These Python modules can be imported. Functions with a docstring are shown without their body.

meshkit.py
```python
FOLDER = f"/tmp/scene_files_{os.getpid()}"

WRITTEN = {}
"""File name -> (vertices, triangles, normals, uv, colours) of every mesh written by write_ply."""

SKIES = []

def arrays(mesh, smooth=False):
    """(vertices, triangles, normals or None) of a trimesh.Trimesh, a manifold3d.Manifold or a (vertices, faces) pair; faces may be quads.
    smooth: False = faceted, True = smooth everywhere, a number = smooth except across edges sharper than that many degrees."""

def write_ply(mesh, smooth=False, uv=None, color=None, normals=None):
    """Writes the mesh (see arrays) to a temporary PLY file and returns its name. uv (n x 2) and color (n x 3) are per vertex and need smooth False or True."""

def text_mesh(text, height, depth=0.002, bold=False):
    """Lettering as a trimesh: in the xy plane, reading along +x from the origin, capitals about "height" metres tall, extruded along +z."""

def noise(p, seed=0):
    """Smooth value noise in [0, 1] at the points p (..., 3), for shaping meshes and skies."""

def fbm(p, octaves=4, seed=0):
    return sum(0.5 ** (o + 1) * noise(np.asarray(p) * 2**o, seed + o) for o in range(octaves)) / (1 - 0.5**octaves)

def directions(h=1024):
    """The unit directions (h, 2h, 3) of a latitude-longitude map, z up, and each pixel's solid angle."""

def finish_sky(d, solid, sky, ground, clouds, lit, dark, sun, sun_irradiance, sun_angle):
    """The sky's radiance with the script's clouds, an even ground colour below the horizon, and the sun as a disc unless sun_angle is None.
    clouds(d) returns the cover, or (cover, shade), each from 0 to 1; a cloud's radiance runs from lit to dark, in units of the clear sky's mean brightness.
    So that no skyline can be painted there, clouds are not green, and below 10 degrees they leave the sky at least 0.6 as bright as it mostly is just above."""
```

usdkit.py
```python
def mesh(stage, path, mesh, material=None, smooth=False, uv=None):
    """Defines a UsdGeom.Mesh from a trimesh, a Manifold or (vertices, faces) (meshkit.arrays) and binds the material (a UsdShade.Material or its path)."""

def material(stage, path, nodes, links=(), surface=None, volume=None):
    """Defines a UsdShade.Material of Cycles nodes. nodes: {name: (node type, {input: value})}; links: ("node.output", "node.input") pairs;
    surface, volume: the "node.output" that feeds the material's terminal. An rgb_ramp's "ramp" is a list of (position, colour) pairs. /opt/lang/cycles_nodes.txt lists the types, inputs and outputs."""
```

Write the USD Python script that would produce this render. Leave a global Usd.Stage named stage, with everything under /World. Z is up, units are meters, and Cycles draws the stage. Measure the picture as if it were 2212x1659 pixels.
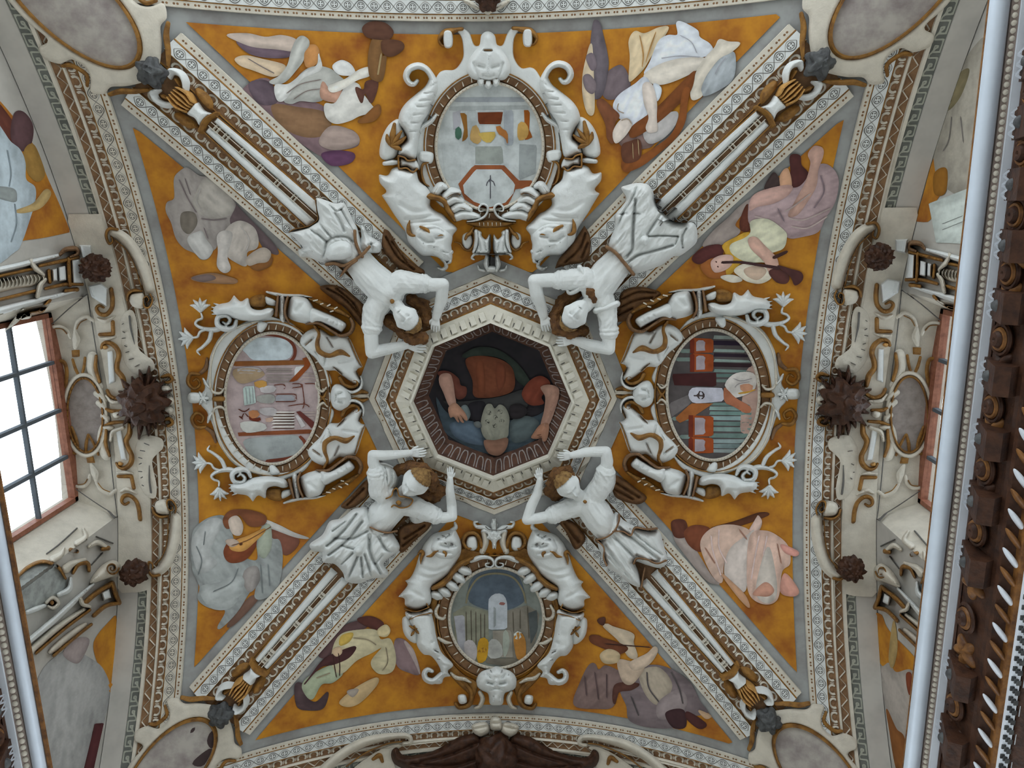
import math, numpy as np, trimesh, usdkit, meshkit
import shapely
from shapely.geometry import Polygon, LineString, Point, MultiPolygon, box as sbox
from shapely.ops import unary_union
from scipy.spatial import Delaunay, cKDTree
from pxr import Usd, UsdGeom, UsdLux, UsdShade, Gf, Sdf, Vt
import manifold3d as m3
stage = Usd.Stage.CreateInMemory()
UsdGeom.SetStageUpAxis(stage, UsdGeom.Tokens.z); UsdGeom.SetStageMetersPerUnit(stage, 1.0)
UsdGeom.Xform.Define(stage, '/World'); stage.SetDefaultPrim(stage.GetPrimAtPath('/World'))
# ---------------------------------------------------------------- camera (picture taken as 2212 x 1659 pixels)
F = 1651.0; EYE = 1.6; A = 3.0            # focal length in pixels, eye height, half width of the bay
ROT = (0.228, 0.026, -0.008)
def rot(r):
    a, b, c = r
    ca, sa, cb, sb, cc, sc = math.cos(a), math.sin(a), math.cos(b), math.sin(b), math.cos(c), math.sin(c)
    return np.array([[1,0,0],[0,ca,-sa],[0,sa,ca]]) @ np.array([[cb,0,sb],[0,1,0],[-sb,0,cb]]) @ np.array([[cc,-sc,0],[sc,cc,0],[0,0,1]])
RM = rot(ROT)
cam = UsdGeom.Camera.Define(stage, '/World/camera')
r_, d_, f_ = RM
cam.AddTransformOp().Set(Gf.Matrix4d(*map(float, [*r_, 0, *(-d_), 0, *(-f_), 0, 0, 0, EYE, 1])))
cam.CreateHorizontalApertureAttr(36.0); cam.CreateVerticalApertureAttr(27.0); cam.CreateFocalLengthAttr(F/2212*36)
cam.CreateClippingRangeAttr(Gf.Vec2f(.05, 200)); cam.CreateExposureAttr(0.0)
# ---------------------------------------------------------------- light: an overcast sky around the open nave
dome = UsdLux.DomeLight.Define(stage, '/World/sky'); dome.CreateIntensityAttr(1.0); dome.CreateColorAttr(Gf.Vec3f(.87, .945, 1.0))
# ---------------------------------------------------------------- the room's surfaces: groin vault, ring, walls
CX, CY, BY = -.136*A, .631*A, 1.126
RO, RI, RP = .419, .266, .221            # octagon: outer edge of the ring, its rim, the panel inside (radius to a corner, in units of A)
ZO, ZI, ZP = 2.524, 2.459, 2.55
XW, YW = 1.26, 1.39                       # end walls
WY, WZ = .37, 1.30                        # window opening: half width and sill height
NRM = np.array([[math.cos(math.radians(22.5+45*k)), math.sin(math.radians(22.5+45*k))] for k in range(8)])
def octrho(x, y): return (np.stack([x, y], -1) @ NRM.T).max(-1)/math.cos(math.radians(22.5))
def S(x, y):
    X = (x-CX)/A; Y = (y-CY)/A
    p = np.abs(X); q = np.abs(Y)/1.1
    r = np.sqrt((p-q)**2+.0144)
    mx = .5*(p+q+r)-.03; mn = np.maximum(.5*(p+q-r)+.03, 0)
    R = 1.78; mm = np.minimum(mn, 1.6)
    z = 2.555-.115*mx-(R-np.sqrt(R*R-mm*mm))
    h = octrho(X, Y)
    zr = np.where(h > RI, ZI+(ZO-ZI)*(h-RI)/(RO-RI), np.where(h > RP, ZP+(ZI-ZP)*(h-RP)/(RI-RP), ZP))
    z = np.where(h < RO, zr, z)
    return z*A+EYE
def hit(uv, h=0.0):
    """Points of the room's inner surface, lifted h metres off it towards the room, seen at the pixels uv."""
    uv = np.atleast_2d(np.asarray(uv, float)); n = len(uv); h = np.broadcast_to(np.asarray(h, float), (n,))
    d = np.c_[(uv[:,0]-1106)/F, (uv[:,1]-829.5)/F, np.ones(n)] @ RM
    d = d/d[:,2:3]
    lim = np.full(n, 1e9)
    for ax, c, w in ((0, CX, XW*A), (1, CY, YW*A)):
        dd = d[:,ax]
        t = np.where(dd > 1e-6, (c+w-h)/np.maximum(dd, 1e-6), 1e9)
        if ax == 0: t = np.where(dd < -1e-6, (c-w+h)/np.minimum(dd, -1e-6), t)
        if ax == 0:      # through a window's opening the ray goes on to its splayed reveal and its panes
            for sg in (-1, 1):
                tw = (c+sg*(w-h))/np.where(np.abs(d[:,0]) < 1e-6, 1e-6, d[:,0]); Yw = (d[:,1]*tw-CY)/A; Zw = tw/A
                op = (tw > 0) & (d[:,0]*sg > 0) & (np.abs(Yw) < WY) & (Zw > WZ)
                t2 = (c+sg*(w+.17*A-h))/np.where(np.abs(d[:,0]) < 1e-6, 1e-6, d[:,0])
                for sy in (-1, 1):
                    den = d[:,1]*sy+d[:,0]*sg*.065/.17; ts_ = (A*(WY+XW*.065/.17)-h+sy*CY+sg*CX*.065/.17)/np.where(np.abs(den) < 1e-6, 1e-6, den)
                    t2 = np.where((ts_ > tw) & (ts_ < t2), ts_, t2)
                t = np.where(op, t2, t)
        lim = np.minimum(lim, t)
    ts = np.linspace(1.7*A, 2.75*A, 50); lo = np.full(n, ts[0]); found = np.zeros(n, bool); hi = np.full(n, ts[-1])
    for t in ts[1:]:
        g = t+EYE-S(d[:,0]*t, d[:,1]*t)+h
        new = (g > 0) & ~found
        hi[new] = t; found |= new; lo[~found] = t
    for _ in range(22):
        m = .5*(lo+hi); g = m+EYE-S(d[:,0]*m, d[:,1]*m)+h
        hi = np.where(g > 0, m, hi); lo = np.where(g > 0, lo, m)
    t = np.minimum(.5*(lo+hi), lim)
    return d*t[:,None]+np.array([0, 0, EYE])
def px(P):
    q = (np.asarray(P, float)-[0, 0, EYE]) @ RM.T
    return np.c_[1106+F*q[:,0]/q[:,2], 829.5+F*q[:,1]/q[:,2]]
def wp(X, Y, h=0.0):
    """Plan position (in half bays from the bay's centre) to the ceiling there, h metres below it."""
    X = np.asarray(X, float)*A+CX; Y = np.asarray(Y, float)*A+CY
    return np.stack(np.broadcast_arrays(X, Y, S(X, Y)-h), -1)
def ribmap(sx, sy):
    def m(p, h=0.0):
        p = np.asarray(p, float); s, o = p[...,0], p[...,1]
        t = o-.065+.0286*(1.33-s)
        return wp(sx*(s+t)/2**.5, sy*(s-t)/2**.5, h)
    return m
def planmap(sx=1, sy=1, dx=0., dy=0.):
    return lambda p, h=0.0: wp(sx*np.asarray(p, float)[...,0]+dx, sy*np.asarray(p, float)[...,1]+dy, h)
def px2plan(uv):
    q = (hit(uv)-[CX, CY, EYE])/A
    return q[:,:2]
def px2rib(uv, sx, sy):
    q = px2plan(uv); X, Y = sx*q[:,0], sy*q[:,1]
    s, t = (X+Y)/2**.5, (X-Y)/2**.5
    return np.c_[s, t+.065-.0286*(1.33-s)]
# ---------------------------------------------------------------- materials
LOOK = {}
def lin(c): 
    c = np.asarray(c, float)/255
    return np.where(c <= .04045, c/12.92, ((c+.055)/1.055)**2.4)
def mat(name, rgb, rough=.75, mottle=.12, scale=6., second=None, bump=.0, bscale=40., metallic=0., mix=.5):
    if name in LOOK: return LOOK[name]
    c = lin(rgb); d = lin(second) if second is not None else c*(1-mottle*2)
    n = {'g': ('geometry', {}), 'n': ('noise_texture', {'scale': scale, 'detail': 4., 'roughness': .62}),
         'r': ('rgb_ramp', {'ramp': [(.30, tuple(d)), (.30+mix*.6, tuple(c)), (1., tuple(np.minimum(c*(1+mottle*.6), 1)))]}),
         'p': ('principled_bsdf', {'roughness': rough, 'specular_ior_level': .25, 'metallic': metallic})}
    l = [('g.position', 'n.vector'), ('n.fac', 'r.fac'), ('r.color', 'p.base_color')]
    if bump:
        n['b2'] = ('noise_texture', {'scale': bscale, 'detail': 3.}); n['b'] = ('bump', {'strength': bump, 'distance': .01})
        l += [('g.position', 'b2.vector'), ('b2.fac', 'b.height'), ('b.normal', 'p.normal')]
    LOOK[name] = usdkit.material(stage, '/World/Looks/'+name, n, l, surface='p.BSDF')
    return LOOK[name]
def paint(rgb):
    """A fresco colour: one material per colour, worn a little."""
    rgb = tuple(int(round(min(255, max(0, c))/6)*6) for c in rgb)
    return mat('paint_%02x%02x%02x' % rgb, rgb, rough=.85, mottle=.17, scale=6.)
WHITE = mat('stucco_white', (221,224,222), mottle=.06, scale=5., bump=.25, bscale=60.)
CREAM = mat('stucco_cream', (212,205,190), mottle=.09, scale=7., bump=.25, bscale=60.)
GILTB = mat('gilt_bright', (200,152,88), rough=.45, mottle=.2, scale=16.)
GREY = mat('grey_limewash', (160,162,160), mottle=.12, scale=4., second=(138,136,134))
OCHRE = mat('gilt_ochre', (150,108,52), mottle=.2, scale=14., second=(104,70,36), rough=.6)
BROWN = mat('brown_ground', (138,106,76), mottle=.2, scale=14., second=(108,80,58))
ORANGE = mat('fresco_orange', (200,138,44), mottle=.14, scale=3.2, second=(146,84,36), rough=.85, mix=.58)
FRESCO = usdkit.material(stage, '/World/Looks/fresco_pigment', {'a': ('attribute', {'attribute': 'tint'}), 'g': ('geometry', {}), 'n': ('noise_texture', {'scale': 22., 'detail': 4.}), 'r': ('rgb_ramp', {'ramp': [(.3, (.93,.93,.93)), (.7, (1.06,1.06,1.06))]}), 'x': ('mix_color', {'blend_type': 'multiply', 'fac': 1.}), 'p': ('principled_bsdf', {'roughness': .85, 'specular_ior_level': .2})},
    [('g.position', 'n.vector'), ('n.fac', 'r.fac'), ('a.color', 'x.a'), ('r.color', 'x.b'), ('x.result', 'p.base_color')], surface='p.BSDF')
INK = mat('incised_grey', (104,102,98), mottle=.1)
INK2 = mat('incised_pale', (168,166,160), mottle=.1)
PLASTER = mat('wall_plaster', (188,184,176), mottle=.08, scale=4.)
DARKWOOD = mat('dark_carved_wood', (72,46,32), mottle=.25, scale=16., second=(44,28,22), rough=.5, bump=.4)
BRONZE = mat('dark_grey_bronze', (86,88,88), mottle=.2, scale=18., second=(60,60,62), rough=.5, bump=.4)
# ---------------------------------------------------------------- scene objects
USED = {}
def numbered(parent, name):
    k = (parent, name); i = USED.get(k, 0); USED[k] = i+1
    return name if i == 0 else '%s_%03d' % (name, i)
THINGS = []
class Thing:
    """One top-level object; its parts are kept until flush(), which sets the Xform at the thing's middle."""
    def __init__(s, name, label, cat=None, group=None, kind=None):
        s.name, s.label, s.cat, s.group, s.kind, s.parts = numbered('/World', name), label, cat, group, kind, []; THINGS.append(s)
    def add(s, name, mesh, m, label=None, parent=None, smooth=35, kind=None):
        if mesh is None or len(mesh[1]) == 0: return None
        par = parent or ''
        n = numbered(s.name+'/'+par, name); path = (par+'/'+n).lstrip('/')
        s.parts.append((path, mesh, m, label, smooth, kind)); return path
    def flush(s):
        if not s.parts: return
        lo = np.min([p[1][0].min(0) for p in s.parts], 0); hi = np.max([p[1][0].max(0) for p in s.parts], 0)
        base = np.array([*(lo+hi)[:2]/2, hi[2]])
        root = '/World/'+s.name
        if len(s.parts) == 1 and s.parts[0][0] in ('', s.name): pass
        x = UsdGeom.Xform.Define(stage, root); x.AddTranslateOp().Set(Gf.Vec3d(*map(float, base))); pr = x.GetPrim()
        for k, v in (('label', s.label), ('category', s.cat), ('group', s.group), ('kind', s.kind)):
            if v: pr.SetCustomDataByKey(k, v)
        for path, me, m, label, smooth, kind in s.parts:
            v, f = me[0], me[1]; gm = usdkit.mesh(stage, root+'/'+path, (np.asarray(v)-base, np.asarray(f)), m, smooth=False if len(me) > 2 else smooth); g = gm.GetPrim()
            if len(me) > 2: UsdGeom.PrimvarsAPI(gm).CreatePrimvar('tint', Sdf.ValueTypeNames.Color3fArray, 'vertex').Set(Vt.Vec3fArray.FromNumpy(np.asarray(me[2], np.float32)))
            if label: g.SetCustomDataByKey('label', label)
            if kind: g.SetCustomDataByKey('kind', kind)
def trimesh_fix(v, f):
    t = trimesh.Trimesh(v, f, process=False); trimesh.repair.fix_normals(t)
    return np.array(t.vertices), np.array(t.faces)
def paint_coat(g, h, col, seed=0, vol=.20, fold=.13, m=None, sp=4.2):
    """A brushed coat of fresco: pigment varies over the shape as a painter models it (lighter inside, streaked along it)."""
    r = triang(g, sp)
    if r is None: return None
    P, t, d = r; v = (m or hit)(P, h)
    w = max(math.sqrt(g.area)*.22, 4.); q = P-P.mean(0); cov = q.T @ q; e = np.linalg.eigh(cov)[1]; a, b = q @ e[:,1], q @ e[:,0]
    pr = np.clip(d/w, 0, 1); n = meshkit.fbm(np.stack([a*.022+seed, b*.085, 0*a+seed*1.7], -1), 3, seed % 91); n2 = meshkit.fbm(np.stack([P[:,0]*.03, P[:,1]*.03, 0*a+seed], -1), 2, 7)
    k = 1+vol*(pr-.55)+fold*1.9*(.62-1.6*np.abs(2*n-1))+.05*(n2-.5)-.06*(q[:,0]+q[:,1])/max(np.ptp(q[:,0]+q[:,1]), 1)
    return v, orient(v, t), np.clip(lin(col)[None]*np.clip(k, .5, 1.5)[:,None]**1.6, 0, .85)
def join(ms):
    ms = [m for m in ms if m is not None and len(m[1])]
    if not ms: return None
    o = 0; V = []; Fc = []
    for v, f in ms: V.append(v); Fc.append(np.asarray(f)+o); o += len(v)
    return np.vstack(V), np.vstack(Fc)
# ---------------------------------------------------------------- curves and shapes in a plane (pixels, or rib or plan units)
def curve(p, n=7, closed=False):
    """Catmull-Rom through p; a point given with a third value is a sharp corner."""
    q = [np.asarray(a[:2], float) for a in p]; sharp = [len(a) > 2 for a in p]; N = len(q); out = []
    for i in range(N if closed else N-1):
        a, b = q[i], q[(i+1) % N]
        z = q[(i-1) % N] if (closed or i > 0) else 2*a-b
        y = q[(i+2) % N] if (closed or i < N-2) else 2*b-a
        if sharp[i]: z = 2*a-b
        if sharp[(i+1) % N]: y = 2*b-a
        if sharp[i] and sharp[(i+1) % N]: out.append(a); continue
        for k in range(n):
            t = k/n; out.append(.5*(2*a+(b-z)*t+(2*z-5*a+4*b-y)*t*t+(3*a-z-3*b+y)*t**3))
    if not closed: out.append(q[-1])
    return np.array(out)
def poly(p, n=6): 
    g = Polygon(curve(p, n, True))
    return g if g.is_valid else g.buffer(0)
def ellipse(cx, cy, a, b, ang=0., n=40):
    t = np.linspace(0, 2*np.pi, n, endpoint=False); c, s = math.cos(ang), math.sin(ang)
    return Polygon(np.c_[cx+a*np.cos(t)*c-b*np.sin(t)*s, cy+a*np.cos(t)*s+b*np.sin(t)*c])
def stroke(p, w, n=6, smooth=True):
    """A stroke along p; w is a width or a list of widths along it."""
    c = curve(p, n) if smooth and len(p) > 2 else np.asarray(p, float)[:,:2]
    d = np.r_[0, np.cumsum(np.linalg.norm(np.diff(c, axis=0), axis=1))]
    w = np.interp(d/d[-1], np.linspace(0, 1, np.size(w)), np.atleast_1d(w)) if np.size(w) > 1 else np.full(len(c), float(w))
    return unary_union([MultiPolygon([Point(*c[i]).buffer(w[i]/2, 4), Point(*c[i+1]).buffer(w[i+1]/2, 4)]).convex_hull for i in range(len(c)-1)])
def spiral(cx, cy, r0, r1, a0, turns, n=26):
    t = np.linspace(0, 1, n); a = math.radians(a0)+2*math.pi*turns*t; r = r0+(r1-r0)*t
    return [(cx+q*math.cos(b), cy+q*math.sin(b)) for q, b in zip(r, a)]
def triang(g, sp):
    """Points, triangles and distance to the outline for a polygon, with points about sp apart."""
    V, T, D = [], [], []; o = 0
    for pg in (g.geoms if hasattr(g, 'geoms') else [g]):
        if pg.is_empty or pg.geom_type != 'Polygon' or pg.area < .2*sp*sp: continue
        rings = []
        for rg in [pg.exterior, *pg.interiors]:
            n = max(6, int(rg.length/sp)); rings.append(np.array([rg.interpolate(k/n, normalized=True).coords[0] for k in range(n)]))
        B = np.vstack(rings); RP_, RD = [], []
        for off in (.5*sp, 1.25*sp):      # evenly spaced rows inside the outline, for clean rounded edges
            q = pg.buffer(-off)
            for rg in [r for k in (q.geoms if hasattr(q, 'geoms') else [q]) if not k.is_empty for r in (k.exterior, *k.interiors)]:
                n = max(4, int(rg.length/sp)); RP_.append(np.array([rg.interpolate((k+.5)/n, normalized=True).coords[0] for k in range(n)])); RD.append(np.full(n, off))
        x0, y0, x1, y1 = pg.bounds
        xs, ys = np.meshgrid(np.arange(x0, x1+sp, sp), np.arange(y0, y1+sp, sp*.866)); xs[1::2] += sp/2
        P = np.c_[xs.ravel(), ys.ravel()]
        P = P[shapely.contains_xy(pg, P[:,0], P[:,1])]
        if len(P):
            bd = pg.boundary.segmentize(sp*.3); tree = cKDTree(shapely.get_coordinates(bd)); d = tree.query(P)[0]
            P, d = P[d > 1.85*sp], d[d > 1.85*sp]
        else: d = np.zeros(0)
        Q = np.vstack([B, *RP_, P]); dd = np.concatenate([np.zeros(len(B)), *RD, d])
        try: t = Delaunay(Q).simplices
        except Exception: continue
        c = Q[t].mean(1); t = t[shapely.contains_xy(pg.buffer(sp*.02), c[:,0], c[:,1])]
        a = np.cross(Q[t[:,1]]-Q[t[:,0]], Q[t[:,2]]-Q[t[:,0]]); t = t[np.abs(a) > 1e-12]; a = a[np.abs(a) > 1e-12]
        t[a < 0] = t[a < 0][:,::-1]
        V.append(Q); T.append(t+o); D.append(dd); o += len(Q)
    if not V: return None
    return np.vstack(V), np.vstack(T), np.concatenate(D)
def orient(v, f):
    n = np.cross(v[f[:,1]]-v[f[:,0]], v[f[:,2]]-v[f[:,0]]).sum(0)
    c = v.mean(0)
    return f if n @ (np.array([0, 0, EYE])-c) > 0 else f[:,::-1]
def flat(g, h, m=None, sp=9):
    """A thin coat of paint h metres proud of the surface."""
    m = m or hit; r = triang(g, sp)
    if r is None: return None
    v = m(r[0], h); return v, orient(v, r[1])
def relief(g, H, r, sp=3.5, m=None, crease=(), rough=0., base=-.006, lift=0., power=2., folds=None):
    """A modelled relief over the polygon g: H metres high, rounded over r units in from its outline. crease: (line, width, depth)."""
    m = m or hit; q = triang(g, sp)
    if q is None: return None
    P, T, d = q
    if (d > 0).sum() < .12*len(d): v = m(P, max(base, 0)+lift+H*.8); return v, orient(v, T)      # too thin to round
    t = np.clip(d/r, 0, 1); h = lift+H*(1-(1-t)**power)**(1/power)
    for line, w, dep in crease:
        ln = LineString(curve(line, 5) if len(line) > 2 else [tuple(a[:2]) for a in line])
        dist = shapely.distance(shapely.points(P), ln); h = h-dep*np.exp(-(dist/w)**2)*np.minimum(t*1.5, 1)
    if folds is not None: h = h+folds(P)*np.minimum(t*1.5, 1)
    if rough: h = h+rough*(meshkit.fbm(np.c_[P/(sp*4), np.full(len(P), 3.3)], 3, 5)-.5)*np.minimum(t*2, 1)
    h = np.where(d <= 0, base, np.maximum(h, max(base, 0)+.004))
    v = m(P, h); return v, orient(v, T)
def band(m, ss, prof, closed=False):
    """A moulding swept along the parameter values ss (first coordinate) with profile prof = [(second coordinate, height)]."""
    prof = np.asarray(prof, float); ss = np.asarray(ss, float); n, k = len(ss), len(prof)
    P = np.stack([np.repeat(ss, k), np.tile(prof[:,0], n)], -1); v = m(P, np.tile(prof[:,1], n))
    i, j = np.meshgrid(np.arange(n-1), np.arange(k-1), indexing='ij'); a = (i*k+j).ravel()
    f = np.vstack([np.c_[a, a+1, a+k+1], np.c_[a, a+k+1, a+k]])
    return v, orient(v, f)
def clear(v, h):
    """Keeps a body's points at least h metres off the vault."""
    v = np.array(v); v[:,2] = np.minimum(v[:,2], S(v[:,0], v[:,1])-h); return v
def limb(chain, rad, m3list=None):
    """Hulls of spheres along a chain of points."""
    out = []
    for (a, ra), (b, rb) in zip(list(zip(chain, rad))[:-1], list(zip(chain, rad))[1:]):
        out.append(m3.Manifold.batch_hull([m3.Manifold.sphere(float(ra), 14).translate([float(x) for x in a]), m3.Manifold.sphere(float(rb), 14).translate([float(x) for x in b])]))
    return out
def body(parts, edge=.02, it=8, folds=None):
    b = m3.Manifold.batch_boolean(parts, m3.OpType.Add).refine_to_length(edge)
    mm = b.to_mesh(); t = trimesh.Trimesh(mm.vert_properties[:,:3], mm.tri_verts, process=False); t.merge_vertices()
    trimesh.smoothing.filter_taubin(t, iterations=it)
    v = np.array(t.vertices)
    if folds is not None: v = v+np.array(t.vertex_normals)*folds(v)[:,None]
    return v, np.array(t.faces)
# ================================================================ the setting: vault, walls, floor
def grid(m, us, vs):
    n, k = len(us), len(vs); P = np.stack(np.meshgrid(us, vs, indexing='ij'), -1).reshape(-1, 2); v = m(P)
    i, j = np.meshgrid(np.arange(n-1), np.arange(k-1), indexing='ij'); a = (i*k+j).ravel()
    f = np.vstack([np.c_[a, a+1, a+k+1], np.c_[a, a+k+1, a+k]]); return v, orient(v, f)
OCT = lambda r: Polygon([(r*math.cos(math.pi/4*k), r*math.sin(math.pi/4*k)) for k in range(8)])
ceil = Thing('ceiling', 'grey limewashed groin vault over the chapel bay', kind='structure')
ceil.add('vault_surface', flat(sbox(-1.44, -1.62, 1.44, YW).difference(OCT(RO-.03)), -.012, planmap(), .034), GREY)
ARCH = [1.0, 1.034, 1.05, 1.09, 1.122, 1.153, 1.163, 1.195]
# orange grounds of the four caps, one cap per side, in plan coordinates
def cap_poly(side):
    R = lambda s, o: (lambda t: ((s+t)/2**.5, (s-t)/2**.5))(o-.065+.0286*(1.33-s))
    pts = []
    lim = ARCH[0] if side in 'lr' else 1.13
    if side in 'lr': a = [R(s, .16) for s in (.40, .8, 1.36)]; p = [(x, -y) for x, y in a]+[(x, y) for x, y in a[::-1]]
    else: a = [R(s, -.16) for s in (.40, .8, 1.40)]; p = [(-x, y) for x, y in a]+[(x, y) for x, y in a[::-1]]
    g = Polygon(p)
    g = g.intersection(sbox(-lim, -lim, lim, lim)).difference(OCT(.47))
    sx, sy = dict(l=(-1, 1), r=(1, 1), t=(1, -1), b=(1, 1))[side]
    return shapely.affinity.scale(g, sx, sy, origin=(0, 0))
for side in 'ltrb':
    ceil.add('fresco_ground', flat(cap_poly(side), .002, planmap(), .03), ORANGE, label='orange fresco ground')
# end walls
def plane_x(sg):   # (Y, Z) -> wall at X = sg*XW, h into the room
    return lambda p, h=0.: np.stack([np.broadcast_to(CX+sg*(XW*A-np.asarray(h, float)), np.shape(np.asarray(p)[...,0])), CY+A*np.asarray(p, float)[...,0], EYE+A*np.asarray(p, float)[...,1]], -1)
for sg, nm in ((-1, 'wall_left'), (1, 'wall_right')):
    w = Thing(nm, 'plastered lunette wall with the window on the %s' % ('left' if sg < 0 else 'right'), kind='structure')
    g = sbox(-1.62, -.5, YW, 2.5).difference(sbox(-WY, WZ, WY, 2.6))
    w.add('wall_face', flat(g, 0., plane_x(sg), .12), PLASTER)
    w.add('window_soffit', flat(Polygon([(sg*1.2, -.40), (sg*1.26, -.375), (sg*1.44, -.32), (sg*1.44, .32), (sg*1.26, .375), (sg*1.2, .40)]), 0., planmap(), .03), CREAM)
    for sy in (-1, 1):
        P = lambda q, h=0., sg=sg, sy=sy: np.stack([CX+sg*A*(XW+np.asarray(q)[...,0]*.17), CY+sy*A*(WY-np.asarray(q)[...,0]*.065), EYE+A*np.asarray(q)[...,1]], -1)
        w.add('window_reveal', grid(P, np.linspace(0, 1, 3), np.linspace(WZ, 2.46, 4)), CREAM)
    P = lambda q, h=0., sg=sg: np.stack([CX+sg*A*(XW+np.asarray(q)[...,0]*.17), CY+A*np.asarray(q)[...,1]*(WY-np.asarray(q)[...,0]*.065), np.full(np.shape(np.asarray(q)[...,0]), EYE+A*WZ)], -1)
    w.add('window_sill', grid(P, np.linspace(0, 1, 2), np.linspace(-1, 1, 3)), CREAM)
wb = Thing('wall_back', 'plastered lunette wall beyond the lower arch', kind='structure')
PB = lambda p, h=0.: np.stack([CX+A*np.asarray(p, float)[...,0], np.broadcast_to(CY+A*YW-np.asarray(h, float), np.shape(np.asarray(p)[...,0])), EYE+A*np.asarray(p, float)[...,1]], -1)
wb.add('wall_face', flat(sbox(-1.44, 1.2, 1.44, 2.5), 0., PB, .12), PLASTER)
fl = Thing('floor', 'pale stone floor of the chapel far below', kind='structure')
fl.add('paving', grid(lambda q, h=0.: np.stack([q[...,0], q[...,1], 0*q[...,0]], -1), np.linspace(-14, 14, 5), np.linspace(-14, 14, 5)), mat('floor_stone', (170,168,164)))
# ================================================================ mouldings: ribs, arches, octagonal ring
def tile(m, c, d, rs=1.): return lambda p, h=0.: m(np.asarray(p)*rs+np.asarray(c), h)
def egg_shape(a, b, flip):
    t = np.radians(np.linspace(-215, 35, 12))
    o = np.c_[a*np.cos(t), flip*b*np.sin(t)]; i = o*.58
    return o, i
def egg_mesh(m, s, o, a, b, flip, H=.022):
    """A horseshoe rim around an egg."""
    out, inn = egg_shape(a, b, flip); n = len(out)
    P = np.vstack([out, (out+inn)/2, inn])+[s, o]; h = np.r_[np.full(n, H*.46), np.full(n, H), np.full(n, H*.46)]
    v = m(P, h); k = np.arange(n-1)
    f = np.vstack([np.c_[k, k+1, n+k+1], np.c_[k, n+k+1, n+k], np.c_[n+k, n+k+1, 2*n+k+1], np.c_[n+k, 2*n+k+1, 2*n+k]])
    return v, orient(v, f)
def egg_row(T, m, ss, o, a, b, flip, H=.022):
    core = []
    for s in ss: 
        T.add('egg', egg_mesh(m, s, o, a, b, flip, H), CREAM)
        core.append(dot_mesh(m, s, o-flip*b*.1, a*.55, b*.6, .004, .022, 8))
    d = (ss[1]-ss[0])/2
    dart = [relief(sbox(s+d-a*.09, o-b*.5, s+d+a*.09, o+b*.5), .014, a*.1, a*.5, m) for s in ss[:-1]]
    T.add('egg_core', join(core), BROWN, kind='stuff'); T.add('dart', join(dart), CREAM, kind='stuff')
def dot_mesh(m, s, o, a, b, h0, h1, n=6):
    t = np.linspace(0, 2*np.pi, n, endpoint=False)
    P = np.vstack([np.c_[a*np.cos(t), b*np.sin(t)], [[0, 0]]])+[s, o]; v = m(P, np.r_[np.full(n, h0), h1])
    k = np.arange(n); f = np.c_[k, (k+1) % n, np.full(n, n)]; return v, orient(v, f)
def ring_mesh(m, s, o, a, b, w, h, n=14):
    t = np.linspace(0, 2*np.pi, n, endpoint=False); c = np.c_[np.cos(t), np.sin(t)]
    P = np.vstack([c*[a, b], c*[a-w, b-w]])+[s, o]; v = m(P, h); k = np.arange(n); j = (k+1) % n
    f = np.vstack([np.c_[k, j, n+j], np.c_[k, n+j, n+k]]); return v, orient(v, f)
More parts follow.
